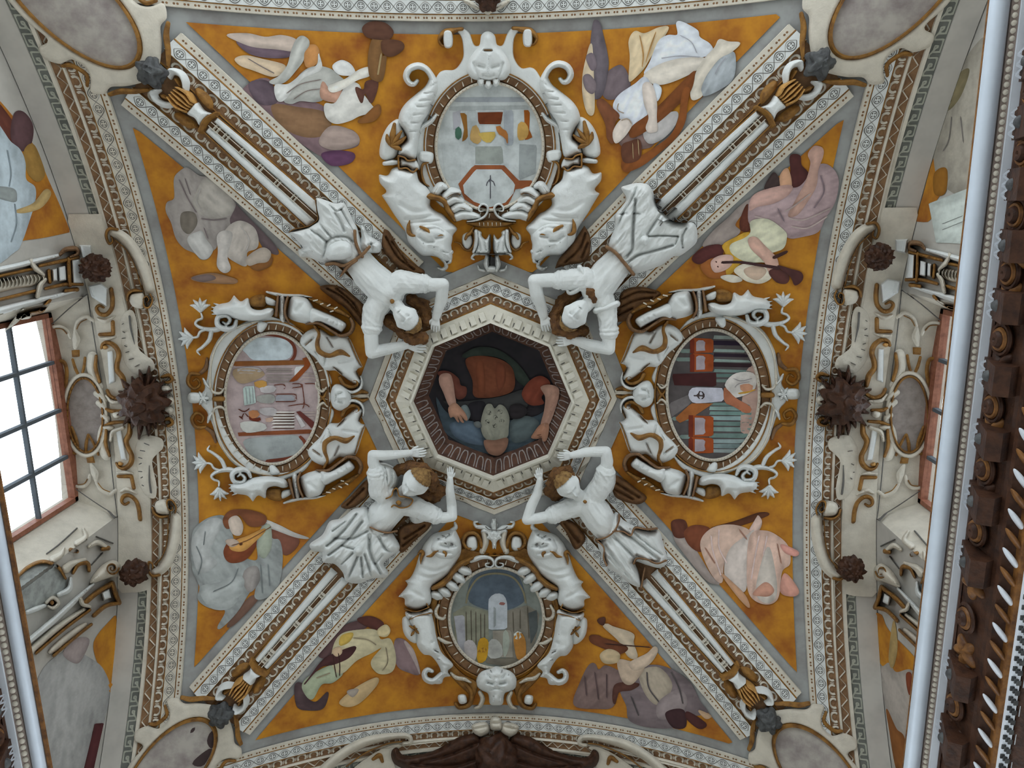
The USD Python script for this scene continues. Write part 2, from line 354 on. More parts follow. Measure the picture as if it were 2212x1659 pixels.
def guilloche(T, m, ss, o, a, b, h=.034, ink=None):
    ink = ink or INK
    for s in ss:
        T.add('roundel', join([ring_mesh(m, s, o, a*.58, b*.58, a*.11, h)]+[dot_mesh(m, s+dx*a*.2, o+dy*b*.2, a*.13, b*.13, h, h+.003, 5) for dx, dy in ((1,1),(1,-1),(-1,1),(-1,-1))]), ink)
    if len(ss) > 1:
        p = ss[1]-ss[0]; x = np.linspace(ss[0]-p/2, ss[-1]+p/2, 12*len(ss)+1); ph = np.pi*(x-ss[0])/p
        w = a*.15; W = []
        for sgn in (1, -1):
            y = o+sgn*b*.84*np.cos(ph); P = np.empty((2*len(x), 2)); P[0::2] = np.c_[x, y-w/2]; P[1::2] = np.c_[x, y+w/2]
            v = m(P, h+.001+.0006*sgn); k = np.arange(len(x)-1)*2; f = np.vstack([np.c_[k, k+1, k+3], np.c_[k, k+3, k+2]]); W.append((v, orient(v, f)))
        T.add('interlace_line', W[0], ink, kind='stuff'); T.add('interlace_line', W[1], INK2, kind='stuff')
def dots(T, m, ss, o, a, h=.03):
    T.add('painted_dot', join([dot_mesh(m, s+k*a*1.25, o, a, a, h, h+.003, 6) for s in ss for k in (-1, 1)]), BROWN, kind='stuff')
def fil(o, w, h, b=0.): return [(o-w, b), (o-w*.7, h*.8), (o, h), (o+w*.7, h*.8), (o+w, b)]
# ---------------------------------------------------------------- the four diagonal ribs
WHERE = {(-1,-1): 'upper left', (1,-1): 'upper right', (-1,1): 'lower left', (1,1): 'lower right'}
S0, S1 = .478, 1.36
for (sx, sy), nm in WHERE.items():
    T = Thing('rib_moulding', 'long ornamented diagonal rib with egg and roundel borders running to the %s corner' % nm, 'rib', 'diagonal ribs of the vault', kind='thing')
    m = ribmap(sx, sy); ss = np.linspace(S0, S1, 60)
    T.add('ground', band(m, ss, [(-.132, .0), (-.130, .010), (.130, .010), (.132, .0)]), CREAM)
    for sd in (-1, 1):
        T.add('border_fillet', band(m, ss, [(sd*.131, 0), (sd*.131, .028), (sd*.108, .028), (sd*.108, .01)]), CREAM)
        T.add('gilt_line', band(m, ss, fil(sd*.1065, .0042, .036)), OCHRE)
        T.add('roundel_band', band(m, ss, [(sd*.105, .01), (sd*.105, .034), (sd*.070, .034), (sd*.070, .01)]), WHITE)
        T.add('gilt_line', band(m, ss, fil(sd*.0685, .002, .036)), OCHRE)
        T.add('egg_band', band(m, ss, [(sd*.067, .006), (sd*.037, .006)]), BROWN)
        T.add('gilt_line', band(m, ss, fil(sd*.0345, .0025, .03)), OCHRE)
        e0 = .50
        es = np.arange(e0, S1-.02, .0354)
        egg_row(T, m, es, sd*.0515, .0155, .0145, -sd)
        guilloche(T, m, np.arange(e0, S1-.01, .0345), sd*.0875, .0175, .0165, .035)
        dots(T, m, np.arange(e0, S1, .024), sd*.1195, .0032, .0285)
    T.add('channel', band(m, ss, [(-.034, .012), (.034, .012)]), BROWN)
# ---------------------------------------------------------------- the four transverse arches
def archmap(side):
    sg = -1 if side in 'lt' else 1; off = 0. if side in 'lr' else .13
    if side in 'lr': return lambda p, h=0.: wp(sg*np.asarray(p, float)[...,1], np.asarray(p, float)[...,0], h)
    return lambda p, h=0.: wp(np.asarray(p, float)[...,0], sg*(np.asarray(p, float)[...,1]+off), h)
SIDE = dict(l='left', r='right', t='upper', b='lower')
for side in 'lrtb':
    T = Thing('arch_moulding', 'transverse arch band with eggs, zigzag and key pattern along the %s edge of the vault' % SIDE[side], 'arch band', 'arch bands around the vault', kind='thing')
    m = archmap(side); Lm = 1.16; ss = np.linspace(-Lm, Lm, 70); a = ARCH
    T.add('border_fillet', band(m, ss, [(a[1], 0), (a[1], .028), (a[2], .028), (a[2], .01)]), CREAM)
    T.add('gilt_line', band(m, ss, fil(a[2]+.001, .002, .034)), OCHRE)
    T.add('roundel_band', band(m, ss, [(a[2]+.003, .01), (a[2]+.003, .03), (a[3]-.002, .03), (a[3]-.002, .01)]), WHITE if side != 'l' else CREAM)
    T.add('gilt_line', band(m, ss, fil(a[3], .002, .034)), OCHRE)
    T.add('egg_band', band(m, ss, [(a[3], .006), (a[4], .006)]), BROWN)
    T.add('fillet', band(m, ss, fil(a[4]+.001, .004, .03)), CREAM)
    T.add('zigzag_band', band(m, ss, [(a[4]+.004, .006), (a[5], .006)]), BROWN)
    T.add('fillet', band(m, ss, [(a[5], .0), (a[5], .03), (a[6], .03), (a[6], .0)]), CREAM)
    T.add('key_band', band(m, ss, [(a[6], .006), (a[7], .006)]), mat('key_grey', (112,114,108), mottle=.15))
    T.add('plain_band', band(m, ss, [(a[7], 0), (a[7], .02), (1.257, .02)]), PLASTER)
    egg_row(T, m, np.arange(-Lm, Lm, .0375), (a[3]+a[4])/2, .0160, .0150, 1)
    guilloche(T, m, np.arange(-Lm, Lm, .0365), (a[2]+a[3])/2, .0175, .0165, .031)
    dots(T, m, np.arange(-Lm, Lm, .024), (a[1]+a[2])/2, .0032, .0285)
    z = np.arange(-Lm, Lm, .0195); yz = np.where(np.arange(len(z)) % 2 == 0, a[4]+.008, a[5]-.004)
    T.add('zigzag_line', relief(LineString(np.c_[z, yz]).buffer(.0022, cap_style=2, join_style=2), .018, .002, .004, m), CREAM, kind='stuff')
    kp = []; p = .040
    for s in np.arange(-Lm, Lm-p, p):
        w = a[7]-a[6]; y = lambda f: a[6]+w*f
        kp += [(s, y(.14)), (s, y(.86)), (s+.68*p, y(.86)), (s+.68*p, y(.36)), (s+.34*p, y(.36)), (s+.34*p, y(.6)), (s+.46*p, y(.6)), (s+.46*p, y(.5)), (s+.34*p, y(.36)), (s+.34*p, y(.14))][:8]+[(s+.84*p, y(.14))]
    T.add('key_line', flat(LineString(kp).buffer(.0020, cap_style=2, join_style=2), .010, m, .006), mat('key_light', (170,172,158)), kind='stuff')
# ---------------------------------------------------------------- octagonal ring
def octmap(k):   # side k: first coordinate along the side (-1..1), second = ring radius
    a0, a1 = math.pi/4*k, math.pi/4*(k+1); c0, c1 = np.array([math.cos(a0), math.sin(a0)]), np.array([math.cos(a1), math.sin(a1)])
    def f(p, h=0.):
        p = np.asarray(p, float); t = (p[...,0:1]+1)/2; q = (c0*(1-t)+c1*t)*p[...,1:2]; return wp(q[...,0], q[...,1], h)
    return f
T = Thing('octagon_moulding', 'octagonal ornamented ring moulding around the central opening', 'ring moulding', kind='thing')
D = RO-RI
def rr(f): return RO-D*f
ss = np.linspace(-1, 1, 9)
LIGHTW = mat('ring_cream', (214,210,196), mottle=.06)
for k in range(8):
    m = octmap(k)
    T.add('outer_margin', band(m, ss, [(.475, .0), (.475, .012), (rr(0)+.002, .012)]), GREY)
    T.add('border_fillet', band(m, ss, [(rr(0)+.002, .0), (rr(0), .03), (rr(.115), .03)]), CREAM)
    T.add('gilt_line', band(m, ss, fil(rr(.13), .0025, .036)), OCHRE)
    T.add('roundel_band', band(m, ss, [(rr(.14), .03), (rr(.385), .034)]), WHITE)
    T.add('gilt_line', band(m, ss, fil(rr(.395), .0025, .04)), OCHRE)
    T.add('egg_band', band(m, ss, [(rr(.40), .012), (rr(.60), .012)]), BROWN)
    T.add('gilt_line', band(m, ss, fil(rr(.61), .003, .045)), OCHRE)
    T.add('dentil_band', band(m, ss, [(rr(.62), .04), (rr(.93), .035), (rr(.95), .055), (rr(1.0), .055), (rr(1.0)-.004, -.03)]), LIGHTW)
    L = .765*rr(.5)/2        # half a side
    q = lambda p, h=0., m=m: m(np.stack([np.asarray(p)[...,0]/(np.asarray(p)[...,1]*.3827), np.asarray(p)[...,1]], -1), h)
    egg_row(T, q, (np.arange(7)-3)*.036, rr(.50), .0155, .0140, -1, .03)
    guilloche(T, q, (np.arange(8)-3.5)*.036, rr(.265), .0175, .0165, .035)
    dots(T, q, (np.arange(9)-4)*.034, rr(.058), .0034, .036)
    for i in range(6):
        s = (i-2.5)*.034; y0, y1 = rr(.90), rr(.70)
        P = np.array([(s-.009, y0), (s+.009, y0), (s+.009, y1), (s-.009, y1)]); v = np.vstack([q(P, .036), q(P*[1, 1]+[0, 0], .066)])
        f = np.array([[4,5,6],[4,6,7],[0,1,5],[0,5,4],[1,2,6],[1,6,5],[2,3,7],[2,7,6],[3,0,4],[3,4,7]])
        T.add('dentil', trimesh_fix(v, f), LIGHTW, smooth=False)
        pl = LineString([(s-.013, y0-.004), (s-.013, y1+.006), (s+.005, y1+.006)]).buffer(.0019, cap_style=2)
        T.add('dentil_line', flat(pl, .037, q, .01), INK)
# arcaded reveal and dark field inside the opening
T = Thing('lantern_drum', 'dark red arcaded drum inside the octagonal opening', 'drum')
DRED = mat('drum_red', (92,64,50), mottle=.18, scale=10., second=(64,46,40))
for k in range(8):
    m = octmap(k)
    T.add('drum_side', band(m, ss, [(RI+.002, .0), (RP-.002, .0)]), DRED)
    for i in range(6):
        s = (i-2.5)*.315; w = .13
        t = np.radians(np.linspace(0, 180, 8)); o = [(s+w*math.cos(a), RI-.016-.014*math.sin(a)*0-.0) for a in t]
        yy = lambda f: RI-.006+(RP-RI+.010)*f
        outer = Polygon([(s-w, yy(.05))]+[(s-w*math.cos(a), yy(.45+.5*math.sin(a))) for a in t]+[(s+w, yy(.05))])
        inner = Polygon([(s-w*.72, yy(.05))]+[(s-w*.72*math.cos(a), yy(.45+.36*math.sin(a))) for a in t]+[(s+w*.72, yy(.05))])
        def q(p, h=0., m=m): return m(p, h)
        P1 = np.array(outer.exterior.coords)[:-1]; P2 = np.array(inner.exterior.coords)[:-1]; n = len(P1)
        v = np.vstack([m(P1, .006), m(P2, .006)]); kk = np.arange(n-1); f = np.vstack([np.c_[kk, kk+1, n+kk+1], np.c_[kk, n+kk+1, n+kk]])
        T.add('arcade_arch', (v, orient(v, f)), mat('arcade_grey', (150,142,138)))
T.add('dark_field', flat(OCT(RP+.004), -.002, planmap(), .02), mat('drum_field', (38,34,38), mottle=.2, second=(26,26,30)))
# ================================================================ tracing helpers
def mirror_x(X0):
    def f(uv):
        q = px2plan(uv); return px(wp(2*X0-q[:,0], q[:,1]))
    return f
def mirror_y(Y0):
    def f(uv):
        q = px2plan(uv); return px(wp(q[:,0], 2*Y0-q[:,1]))
    return f
class Tr:
    """Shapes traced on a magnified view: origin (x0, y0), k picture pixels per unit; also built through each mapping in maps (mirror images)."""
    def __init__(s, T, x0, y0, k, maps=(None,), m=None, base=-.006):
        s.base = base
        s.T, s.x0, s.y0, s.k, s.maps, s.m = T, x0, y0, k, maps, m
    def c(s, p): return [(s.x0+s.k*a[0], s.y0+s.k*a[1], *a[2:]) for a in p]
    def geom(s, g, mp):
        if mp is None: return g
        g2 = shapely.transform(g, lambda q: mp(q)); return g2 if g2.is_valid else g2.buffer(0)
    def _do(s, name, g, H, r, mat_, crease, label, parent, sp, **kw):
        out = []
        for i, mp in enumerate(s.maps):
            cr = [(s.c(l) if mp is None else [tuple(a) for a in mp(np.array(curve(s.c(l), 5))[:, :2])], w*s.k, d) for l, w, d in crease]
            par = parent[i] if isinstance(parent, list) else parent
            me = relief(s.geom(g, mp), H, r*s.k, sp, s.m, cr, **{'base': s.base, **kw})
            out.append(s.T.add(name, me, mat_, label, par))
        return out
    def rel(s, name, pts, H, r, mat_=None, crease=(), label=None, parent=None, sp=2.7, cut=None, **kw):
        g = poly(s.c(pts)); g = g if cut is None else g.difference(cut)
        return s._do(name, g, H, r, mat_ or WHITE, crease, label, parent, sp, **kw)
    def strk(s, name, pts, w, H, mat_=None, label=None, parent=None, sp=2.2, r=None, crease=(), smooth=True, **kw):
        w = np.atleast_1d(w)*s.k
        return s._do(name, stroke(s.c(pts), w if len(w) > 1 else float(w[0]), smooth=smooth), H, r or float(np.max(w))/2/s.k, mat_ or WHITE, crease, label, parent, sp, **kw)
    def many(s, name, strokes, w, H, mat_, label=None, parent=None, sp=2.2, lift=0., **kw):
        """Several separate strokes as one part."""
        g = unary_union([stroke(s.c(p), w*s.k) for p in strokes])
        return s._do(name, g, H, w/2, mat_, (), label, parent, sp, lift=lift, **kw)
    def pnt(s, name, pts, h, col, label=None, parent=None, sp=9, smooth=True):
        out = []
        g = poly(s.c(pts)) if smooth else Polygon([a[:2] for a in s.c(pts)]).buffer(0)
        for i, mp in enumerate(s.maps):
            par = parent[i] if isinstance(parent, list) else parent
            out.append(s.T.add(name, flat(s.geom(g, mp), h, s.m, sp), col if isinstance(col, UsdShade.Material) else paint(col), label, par))
        return out
    def ln(s, name, lines, w, h, col, label=None, parent=None):
        g = unary_union([stroke(s.c(p), np.atleast_1d(w)*s.k if np.size(w) > 1 else w*s.k) for p in lines]); out = []
        for i, mp in enumerate(s.maps):
            par = parent[i] if isinstance(parent, list) else parent
            out.append(s.T.add(name, flat(s.geom(g, mp), h, s.m, 6), col if isinstance(col, UsdShade.Material) else paint(col), label, par))
        return out
def oval_frame(T, cx, cy, a, b, tongues, skip=(), bead_n=84, ang=0.):
    """Beaded inner rim, outer tongue band of an oval cartouche, in pixels."""
    E = lambda k, j=0.: ellipse(cx, cy, a*k+j, b*k+j, ang, 72)
    T.add('bead_rim', relief(E(1, 7).difference(E(1, -1)), .06, 3., 2.4, lift=.02), CREAM)
    t = np.linspace(0, 2*np.pi, bead_n, endpoint=False)
    pt = lambda k, t: (cx+(a+k)*np.cos(t)*math.cos(ang)-(b+k)*np.sin(t)*math.sin(ang), cy+(a+k)*np.cos(t)*math.sin(ang)+(b+k)*np.sin(t)*math.cos(ang))
    T.add('bead', join([relief(Point(*pt(3, x)).buffer(1.7, 3), .02, 1.7, 1.6, lift=.075) for x in t]), BROWN, kind='stuff')
    T.add('tongue_band', relief(E(1, 27).difference(E(1, 7)), .035, 2.5, 3.0), BROWN)
    T.add('outer_rim', relief(E(1, 31).difference(E(1, 26)), .075, 2.5, 2.2), OCHRE)
    for x in np.linspace(0, 2*np.pi, tongues, endpoint=False):
        T.add('tongue', relief(stroke([pt(11, x), pt(21, x+.012)], [5, 3]), .035, 2.2, 2.4, lift=.03), CREAM)
# ================================================================ upper cartouche
T = Thing('cartouche', 'white stucco oval cartouche with a bearded mask, horned scrolls and two griffins, above the ring', 'cartouche', 'oval cartouches of the four caps')
XT = float(px2plan([(1058, 300)])[0, 0]); MX = mirror_x(XT)
t1 = Tr(T, 780, 0, .25316); t2 = Tr(T, 780, 0, .25316, (None, MX))
t1.rel('strap_plate', [(640,660),(700,600),(800,590),(865,500),(868,400),(850,310),(790,240,1),(860,238),(925,280),(965,380),(1010,385),(1080,330),(1150,375),(1205,385),(1245,290),(1290,238),(1370,235,1),(1315,310),(1300,400),(1310,500),(1370,580),(1455,575),(1520,640),(1640,900),(1700,1200),(1690,1400),(1600,1650),(1450,1800),(1100,1860),(750,1800),(590,1650),(480,1400),(480,1200),(540,900)], .05, 14, sp=4, cut=ellipse(1057.7, 316, 136, 158, 0, 60))
t2.strk('horn_scroll', [(860,250),(830,252),(790,262),(745,275),(690,300),(668,345),(690,385),(730,392)], [40,40,60,80,50,34,30,30], .10, OCHRE)
t2.rel('scroll_roll', [(705,270),(775,270),(778,395),(710,400)], .13, 14)
oval_frame(T, 1057.7, 316, 113, 135, 40)
t2.strk('frame_scroll', [(640,980),(600,1030),(520,1090),(505,1140)], [30,50,50,20], .13)
t2.rel('frame_cuff', [(500,1290),(610,1300),(620,1360),(590,1400),(500,1370)], .12, 22)
t2.strk('frame_curl', [(600,1380),(530,1400),(515,1470),(540,1560),(580,1590)], [20,30,30,26,16], .12, OCHRE)
# bearded mask
t1.rel('mask', [(1010,380),(1025,300),(1080,265),(1140,300),(1160,380),(1210,430),(1270,520),(1280,610),(1230,680),(1160,690),(1090,700),(1010,690),(940,670),(895,600),(910,520),(960,440)], .17, 60, crease=[([(1000,560),(1050,575)],14,.03),([(1120,575),(1170,560)],14,.03),([(1090,470),(1085,560),(1080,620)],10,-.03),([(1040,640),(1090,650),(1140,640)],10,.03),([(960,540),(990,620),(1010,670)],12,.025),([(1210,540),(1190,620),(1160,670)],12,.025),([(1050,430),(1115,430)],8,.03)])
t1.many('mask_brow', [[(1050,428),(1115,428)]], 14, .02, OCHRE, lift=.15)
for i, (x, y) in enumerate([(1025,705),(1085,725),(1150,705)]): t1.rel('beard_lobe', [(x-28,y-40),(x+28,y-40),(x+34,y+10),(x,y+38),(x-34,y+10)], .15, 26)
t1.many('beard_line', [[(1020,665),(1000,700)],[(1060,680),(1055,720)],[(1108,680),(1120,720)],[(1150,665),(1175,695)]], 9, .02, OCHRE, lift=.12)
# griffins at both sides
g = t2.rel('griffin_body', [(150,1485,1),(225,1495),(265,1440),(330,1420),(400,1440),(470,1450),(500,1540),(560,1590),(600,1660),(590,1750),(640,1800),(700,1830),(760,1890),(820,1950),(790,2000),(770,2060),(775,2140),(770,2220),(740,2240),(660,2200),(600,2185),(520,2180),(450,2120),(400,2060),(380,1980),(330,1900),(280,1830),(230,1750),(175,1668,1),(215,1630),(160,1560)], .24, 95, crease=[([(380,1870),(520,1860),(640,1830),(700,1850)],16,.035),([(420,1900),(560,1890),(680,1880)],12,.03),([(330,1740),(440,1800),(560,1800)],18,.02),([(560,2130),(640,2100),(720,2090)],10,.025),([(700,2130),(745,2160)],8,.03),([(620,2170),(660,2110)],8,.02)], rough=.012)
t2.rel('griffin_head', [(440,1960),(520,1900),(620,1890),(720,1930),(780,2010),(770,2100),(780,2160),(770,2230),(700,2225),(620,2180),(520,2170),(450,2090)], .30, 70, crease=[([(500,2020),(560,2060),(610,2060)],16,.05),([(640,2030),(690,2020)],14,.04),([(580,2110),(650,2130)],14,.03),([(690,2140),(740,2160)],8,.04),([(705,2180),(750,2215)],8,.04),([(540,1960),(640,1950),(700,1980)],12,.03)], rough=.02, parent=g)
t2.strk('horn', [(415,1880),(405,1930),(410,1985),(440,2010),(485,2010)], [16,40,46,34,12], .06, OCHRE, parent=g, lift=.2, label='gilded horn')
t2.strk('eyebrow', [(505,1935),(540,1950),(570,1970),(592,1995)], [26,36,40,16], .04, OCHRE, parent=g, lift=.27)
t2.strk('eyebrow', [(655,2012),(680,2005),(700,2008)], [16,24,14], .03, OCHRE, parent=g, lift=.27)
t2.many('eye', [[(528,2070),(534,2078)],[(618,2108),(624,2114)]], 12, .02, INK, parent=g, lift=.29)
t2.strk('beard_curl', [(770,2150),(745,2185),(760,2230),(740,2245)], [40,40,36,20], .2, parent=g)
t2.strk('beard_curl', [(690,2210),(720,2240),(725,2280),(690,2300),(650,2285)], [30,34,36,34,14], .12, parent=g)
t2.rel('griffin_tail', [(600,640),(650,690),(655,780),(610,890),(575,980),(530,1060),(505,1150),(490,1240),(475,1340),(430,1370),(370,1345),(315,1320),(330,1250),(390,1190),(360,1110),(318,1050),(330,960),(380,880),(470,800),(550,730)], .20, 70, crease=[([(620,720),(560,760)],7,.02),([(610,790),(530,800)],7,.02),([(600,850),(500,860)],7,.02),([(580,910),(480,910)],7,.02),([(560,970),(450,980)],7,.02),([(530,1040),(430,1050)],7,.02),([(500,1120),(420,1120)],7,.02)], rough=.02)
t2.strk('tail_curl', [(620,700),(595,640),(550,585),(485,562),(415,588),(385,650),(410,705),(450,718),(478,690)], [70,56,54,62,64,62,56,50,36], .17)
t2.many('feather_tick', [[(500,830),(508,822)],[(425,1005),(432,998)],[(462,1120),(466,1130)],[(575,980),(605,1000)],[(590,890),(615,905)],[(610,800),(632,812)]], 9, .012, INK, lift=.17)
t2.rel('shell', [(318,1015),(245,1055),(190,1140),(160,1245),(160,1335),(220,1370),(300,1340),(335,1240),(380,1180),(350,1090)], .13, 50)
lf = t2.strk('leaf', [(255,1240),(270,1150),(285,1060)], [30,62,36], .05, OCHRE, lift=.13, label='gilded palmette lobe')
for p in ([(255,1240),(310,1170),(345,1120)], [(255,1240),(330,1210),(380,1170)], [(255,1245),(310,1260),(345,1280)], [(245,1235),(225,1180),(220,1150)]): t2.strk('leaf', p, [30,54,24], .05, OCHRE, lift=.13)
t2.many('belt_strap', [[(320,1330),(370,1345),(400,1370),(460,1365)],[(330,1440),(390,1435),(440,1470),(480,1440)],[(318,1330),(322,1440)]], 22, .03, OCHRE, lift=.17)
t2.strk('belt_roll', [(200,1395),(270,1385),(340,1385)], [40,54,30], .16)
t2.rel('belt_cloth', [(330,1345),(390,1360),(470,1365),(500,1440),(440,1455),(390,1425),(330,1425)], .17, 30)
# wings folded over the rim
w = t2.strk('wing_root', [(510,1690),(580,1675),(660,1690),(715,1720),(740,1780),(775,1830),(800,1880)], [50,66,60,60,56,60,36], .20, OCHRE, label='ochre scalloped wing root')
for a in ([(640,1640),(680,1590),(720,1600)], [(720,1680),(770,1640),(830,1640)], [(740,1730),(800,1700),(860,1720)], [(790,1790),(850,1760),(930,1790)], [(810,1850),(880,1830),(1000,1850)]): t2.strk('wing_feather', a, [86,92,56], .17)
t2.many('feather_line', [[(620,1650),(655,1600),(700,1580)],[(730,1690),(790,1660),(850,1660)],[(790,1770),(850,1775),(890,1790)]], 11, .015, OCHRE, lift=.15)
# volutes, console and pendant below the oval
t2.strk('volute', [(905,1890),(980,1880),(1050,1850),(1080,1800),(1075,1760),(1040,1742),(1008,1765),(1010,1800),(1045,1800)], [14,20,26,26,24,24,22,20,14], .16)
t2.strk('volute_scroll', [(960,1940),(930,1990),(905,2010),(890,2040)], [20,34,40,30], .16, OCHRE)
t1.rel('console_band', [(890,1900),(1000,1885),(1100,1870),(1200,1885),(1330,1900),(1230,1935),(1100,1945),(970,1935)], .08, 16, OCHRE)
for x in range(1010, 1220, 36): t1.strk('tongue', [(x,1900),(x+2,1930)], [16,10], .05, CREAM, lift=.07)
t2.strk('bracket', [(980,1975),(985,2040),(975,2110),(960,2150)], [44,46,44,30], .16)
t2.strk('bracket_edge', [(945,1965),(968,2020),(960,2090),(925,2135),(880,2125),(845,2080),(800,2065)], [24,32,28,26,22,20,12], .10, OCHRE)
t2.rel('bracket_face', [(870,2000),(930,1985),(955,2060),(925,2130),(880,2120),(860,2060)], .07, 20)
t2.rel('acanthus', [(1098,2000),(1065,2040),(1030,2010),(1030,1980),(990,1970),(990,2090),(975,2165),(1098,2165)], .15, 30, crease=[([(1050,2060),(1070,2140)],8,.03),([(1010,2080),(1020,2140)],8,.03)])
t2.strk('acanthus_curl', [(1000,2165),(965,2170),(945,2200),(965,2215)], [26,26,24,16], .12)
t2.strk('pendant_lobe', [(1078,2190),(1070,2260),(1085,2310)], [40,56,30], .15)
t1.rel('pendant_tip', [(1065,2280),(1110,2260),(1160,2280),(1150,2315),(1110,2325),(1075,2315)], .13, 24)
t2.strk('pendant_curl', [(1050,2310),(1010,2300),(995,2265)], [28,26,12], .10)
t1.many('pendant_line', [[(1102,2000),(1102,2140)],[(1108,2180),(1108,2270)],[(965,2168),(1260,2172)]], 9, .02, INK, lift=.16)
# the small painted room in the oval
P = Tr(T, 780, 0, .25316)
pf = T.add('oval_painting', flat(ellipse(1057.7, 316, 113, 135), .012), paint((206,208,208)), 'painted white interior with praying figures around an octagonal font'); 
def pp(nm, pts, h, col, **k): P.pnt(nm, pts, h, col, parent=pf, smooth=False, **k)
pp('painted_cornice', [(800,830),(1390,830),(1410,870),(780,870)], .014, (170,176,180)); pp('painted_cornice', [(760,910),(1430,900),(1440,930),(750,945)], .014, (180,184,188))
pp('painted_pillar', [(780,960),(850,940),(850,1080),(790,1120)], .014, (178,180,186)); pp('painted_pillar', [(905,950),(985,940),(990,1260),(910,1230)], .014, (186,190,194)); pp('painted_pillar', [(1215,940),(1300,940),(1300,1240),(1225,1240)], .014, (176,180,186))
pp('painted_floor', [(975,1250),(1205,1250),(1215,1400),(975,1400)], .014, (160,166,164)); pp('painted_pier', [(1350,1230),(1500,1240),(1490,1480),(1345,1540)], .014, (164,168,168)); pp('painted_pier', [(690,1240),(840,1240),(850,1530),(720,1540)], .014, (196,202,206))
pp('painted_door', [(995,960),(1210,955),(1195,1060),(1000,1058)], .016, (120,58,30)); pp('painted_arch_side', [(845,965),(900,965),(912,1180),(860,1210),(880,1100)], .016, (150,100,44)); pp('painted_arch_side', [(1390,940),(1440,940),(1435,1110),(1465,1170),(1400,1200)], .016, (160,92,28))
P.pnt('painted_figure', [(805,1100),(840,1080),(860,1130),(845,1190),(808,1180)], .018, (70,108,92), parent=pf); P.pnt('painted_figure', [(950,1080),(990,1070),(1010,1120),(1030,1180),(1000,1230),(930,1190)], .018, (200,160,104), parent=pf); P.pnt('painted_figure', [(1150,1080),(1190,1075),(1215,1110),(1250,1130),(1250,1240),(1230,1180),(1170,1140)], .018, (184,120,60), parent=pf)
P.pnt('painted_figure', [(1340,1060),(1390,1040),(1430,1100),(1410,1180),(1340,1190)], .018, (206,164,90), parent=pf); P.pnt('painted_table', [(1000,1140),(1060,1130),(1150,1130),(1130,1190),(1090,1220),(1040,1200)], .018, (206,176,92), parent=pf)
pp('painted_font_rim', [(830,1570),(960,1410),(1220,1410),(1345,1540),(1470,1540),(1440,1610),(1320,1610),(1260,1740),(1130,1790),(980,1760),(880,1700)], .016, (156,92,52)); pp('painted_font', [(870,1580),(980,1445),(1200,1445),(1315,1570),(1300,1650),(1230,1730),(1100,1770),(960,1720),(880,1650)], .018, (206,208,208))
P.ln('painted_jet', [[(1103,1490),(1103,1700)],[(1068,1590),(1080,1550),(1103,1538),(1130,1552),(1142,1590)]], 9, .020, (96,96,100), parent=pf)
# ================================================================ lower cartouche
T = Thing('cartouche', 'white stucco oval cartouche with lion mask and horned griffins around a grey church interior', 'cartouche', 'oval cartouches of the four caps')
XB = float(px2plan([(1069, 1330)])[0, 0]); MXB = mirror_x(XB)
b1 = Tr(T, 780, 1080, .3489); b2 = Tr(T, 780, 1080, .3489, (None, MXB))
CE = (1072.4, 1334.7, 99, 106)
oval_frame(T, *CE, 36, bead_n=80)
b2.rel('strap_plate', [(620,300),(700,310),(800,330),(838,330),(838,420),(760,360),(640,410),(560,480),(500,600),(480,740),(500,900),(570,1010),(640,1080),(720,1130),(700,1220),(640,1180),(560,1100),(480,1000),(430,880),(420,740),(440,600),(520,440)], .05, 12, OCHRE, sp=4, cut=ellipse(CE[0], CE[1], CE[2]+31, CE[3]+31, 0, 60))
g = b2.rel('griffin_body', [(575,178,1),(520,190),(445,212),(395,265),(360,340),(335,420),(305,480),(272,500,1),(285,530),(228,600,1),(268,612),(275,655),(340,682),(420,655),(440,600),(440,540),(520,480),(560,440),(590,390),(620,330),(622,270),(600,215)], .24, 75, crease=[([(370,420),(460,440),(560,400)],12,.03),([(340,460),(430,480),(520,450)],10,.025),([(430,220),(480,260)],8,.03),([(300,560),(380,600)],12,.02)], rough=.015)
b2.rel('griffin_head', [(575,180),(520,195),(450,230),(415,290),(430,340),(480,380),(560,380),(610,330),(618,270),(600,215)], .30, 50, crease=[([(500,280),(540,290)],9,.05),([(545,275),(585,285)],9,.05),([(540,200),(500,220)],6,.04),([(560,210),(525,235)],6,.04),([(470,240),(500,250)],6,.03),([(480,320),(560,330)],8,.03)], rough=.03, parent=g)
b2.strk('horn', [(352,335),(372,318),(385,330),(372,360),(368,398)], [10,26,28,20,8], .06, OCHRE, parent=g, lift=.18, label='gilded horn')
b2.strk('eyebrow', [(405,350),(435,345),(455,325),(480,315)], [12,26,24,10], .04, OCHRE, parent=g, lift=.27)
b2.strk('eyebrow', [(512,322),(525,330),(522,352)], [22,24,12], .04, OCHRE, parent=g, lift=.27)
b2.many('eye', [[(518,266),(528,272)],[(556,272),(566,278)]], 14, .02, INK, parent=g, lift=.29)
b2.many('head_line', [[(500,218),(530,228)],[(540,205),(555,215)],[(470,240),(490,236)]], 7, .02, INK, parent=g, lift=.27)
b2.strk('ear', [(560,190),(585,170),(580,140)], [30,30,14], .15, parent=g)
b2.rel('belt_cloth', [(275,690),(340,700),(430,670),(440,710),(350,730),(290,740)], .17, 20)
b2.many('belt_strap', [[(270,675),(340,692),(420,665)],[(300,740),(360,715),(440,700)],[(405,640),(415,660)]], 11, .03, OCHRE, lift=.16)
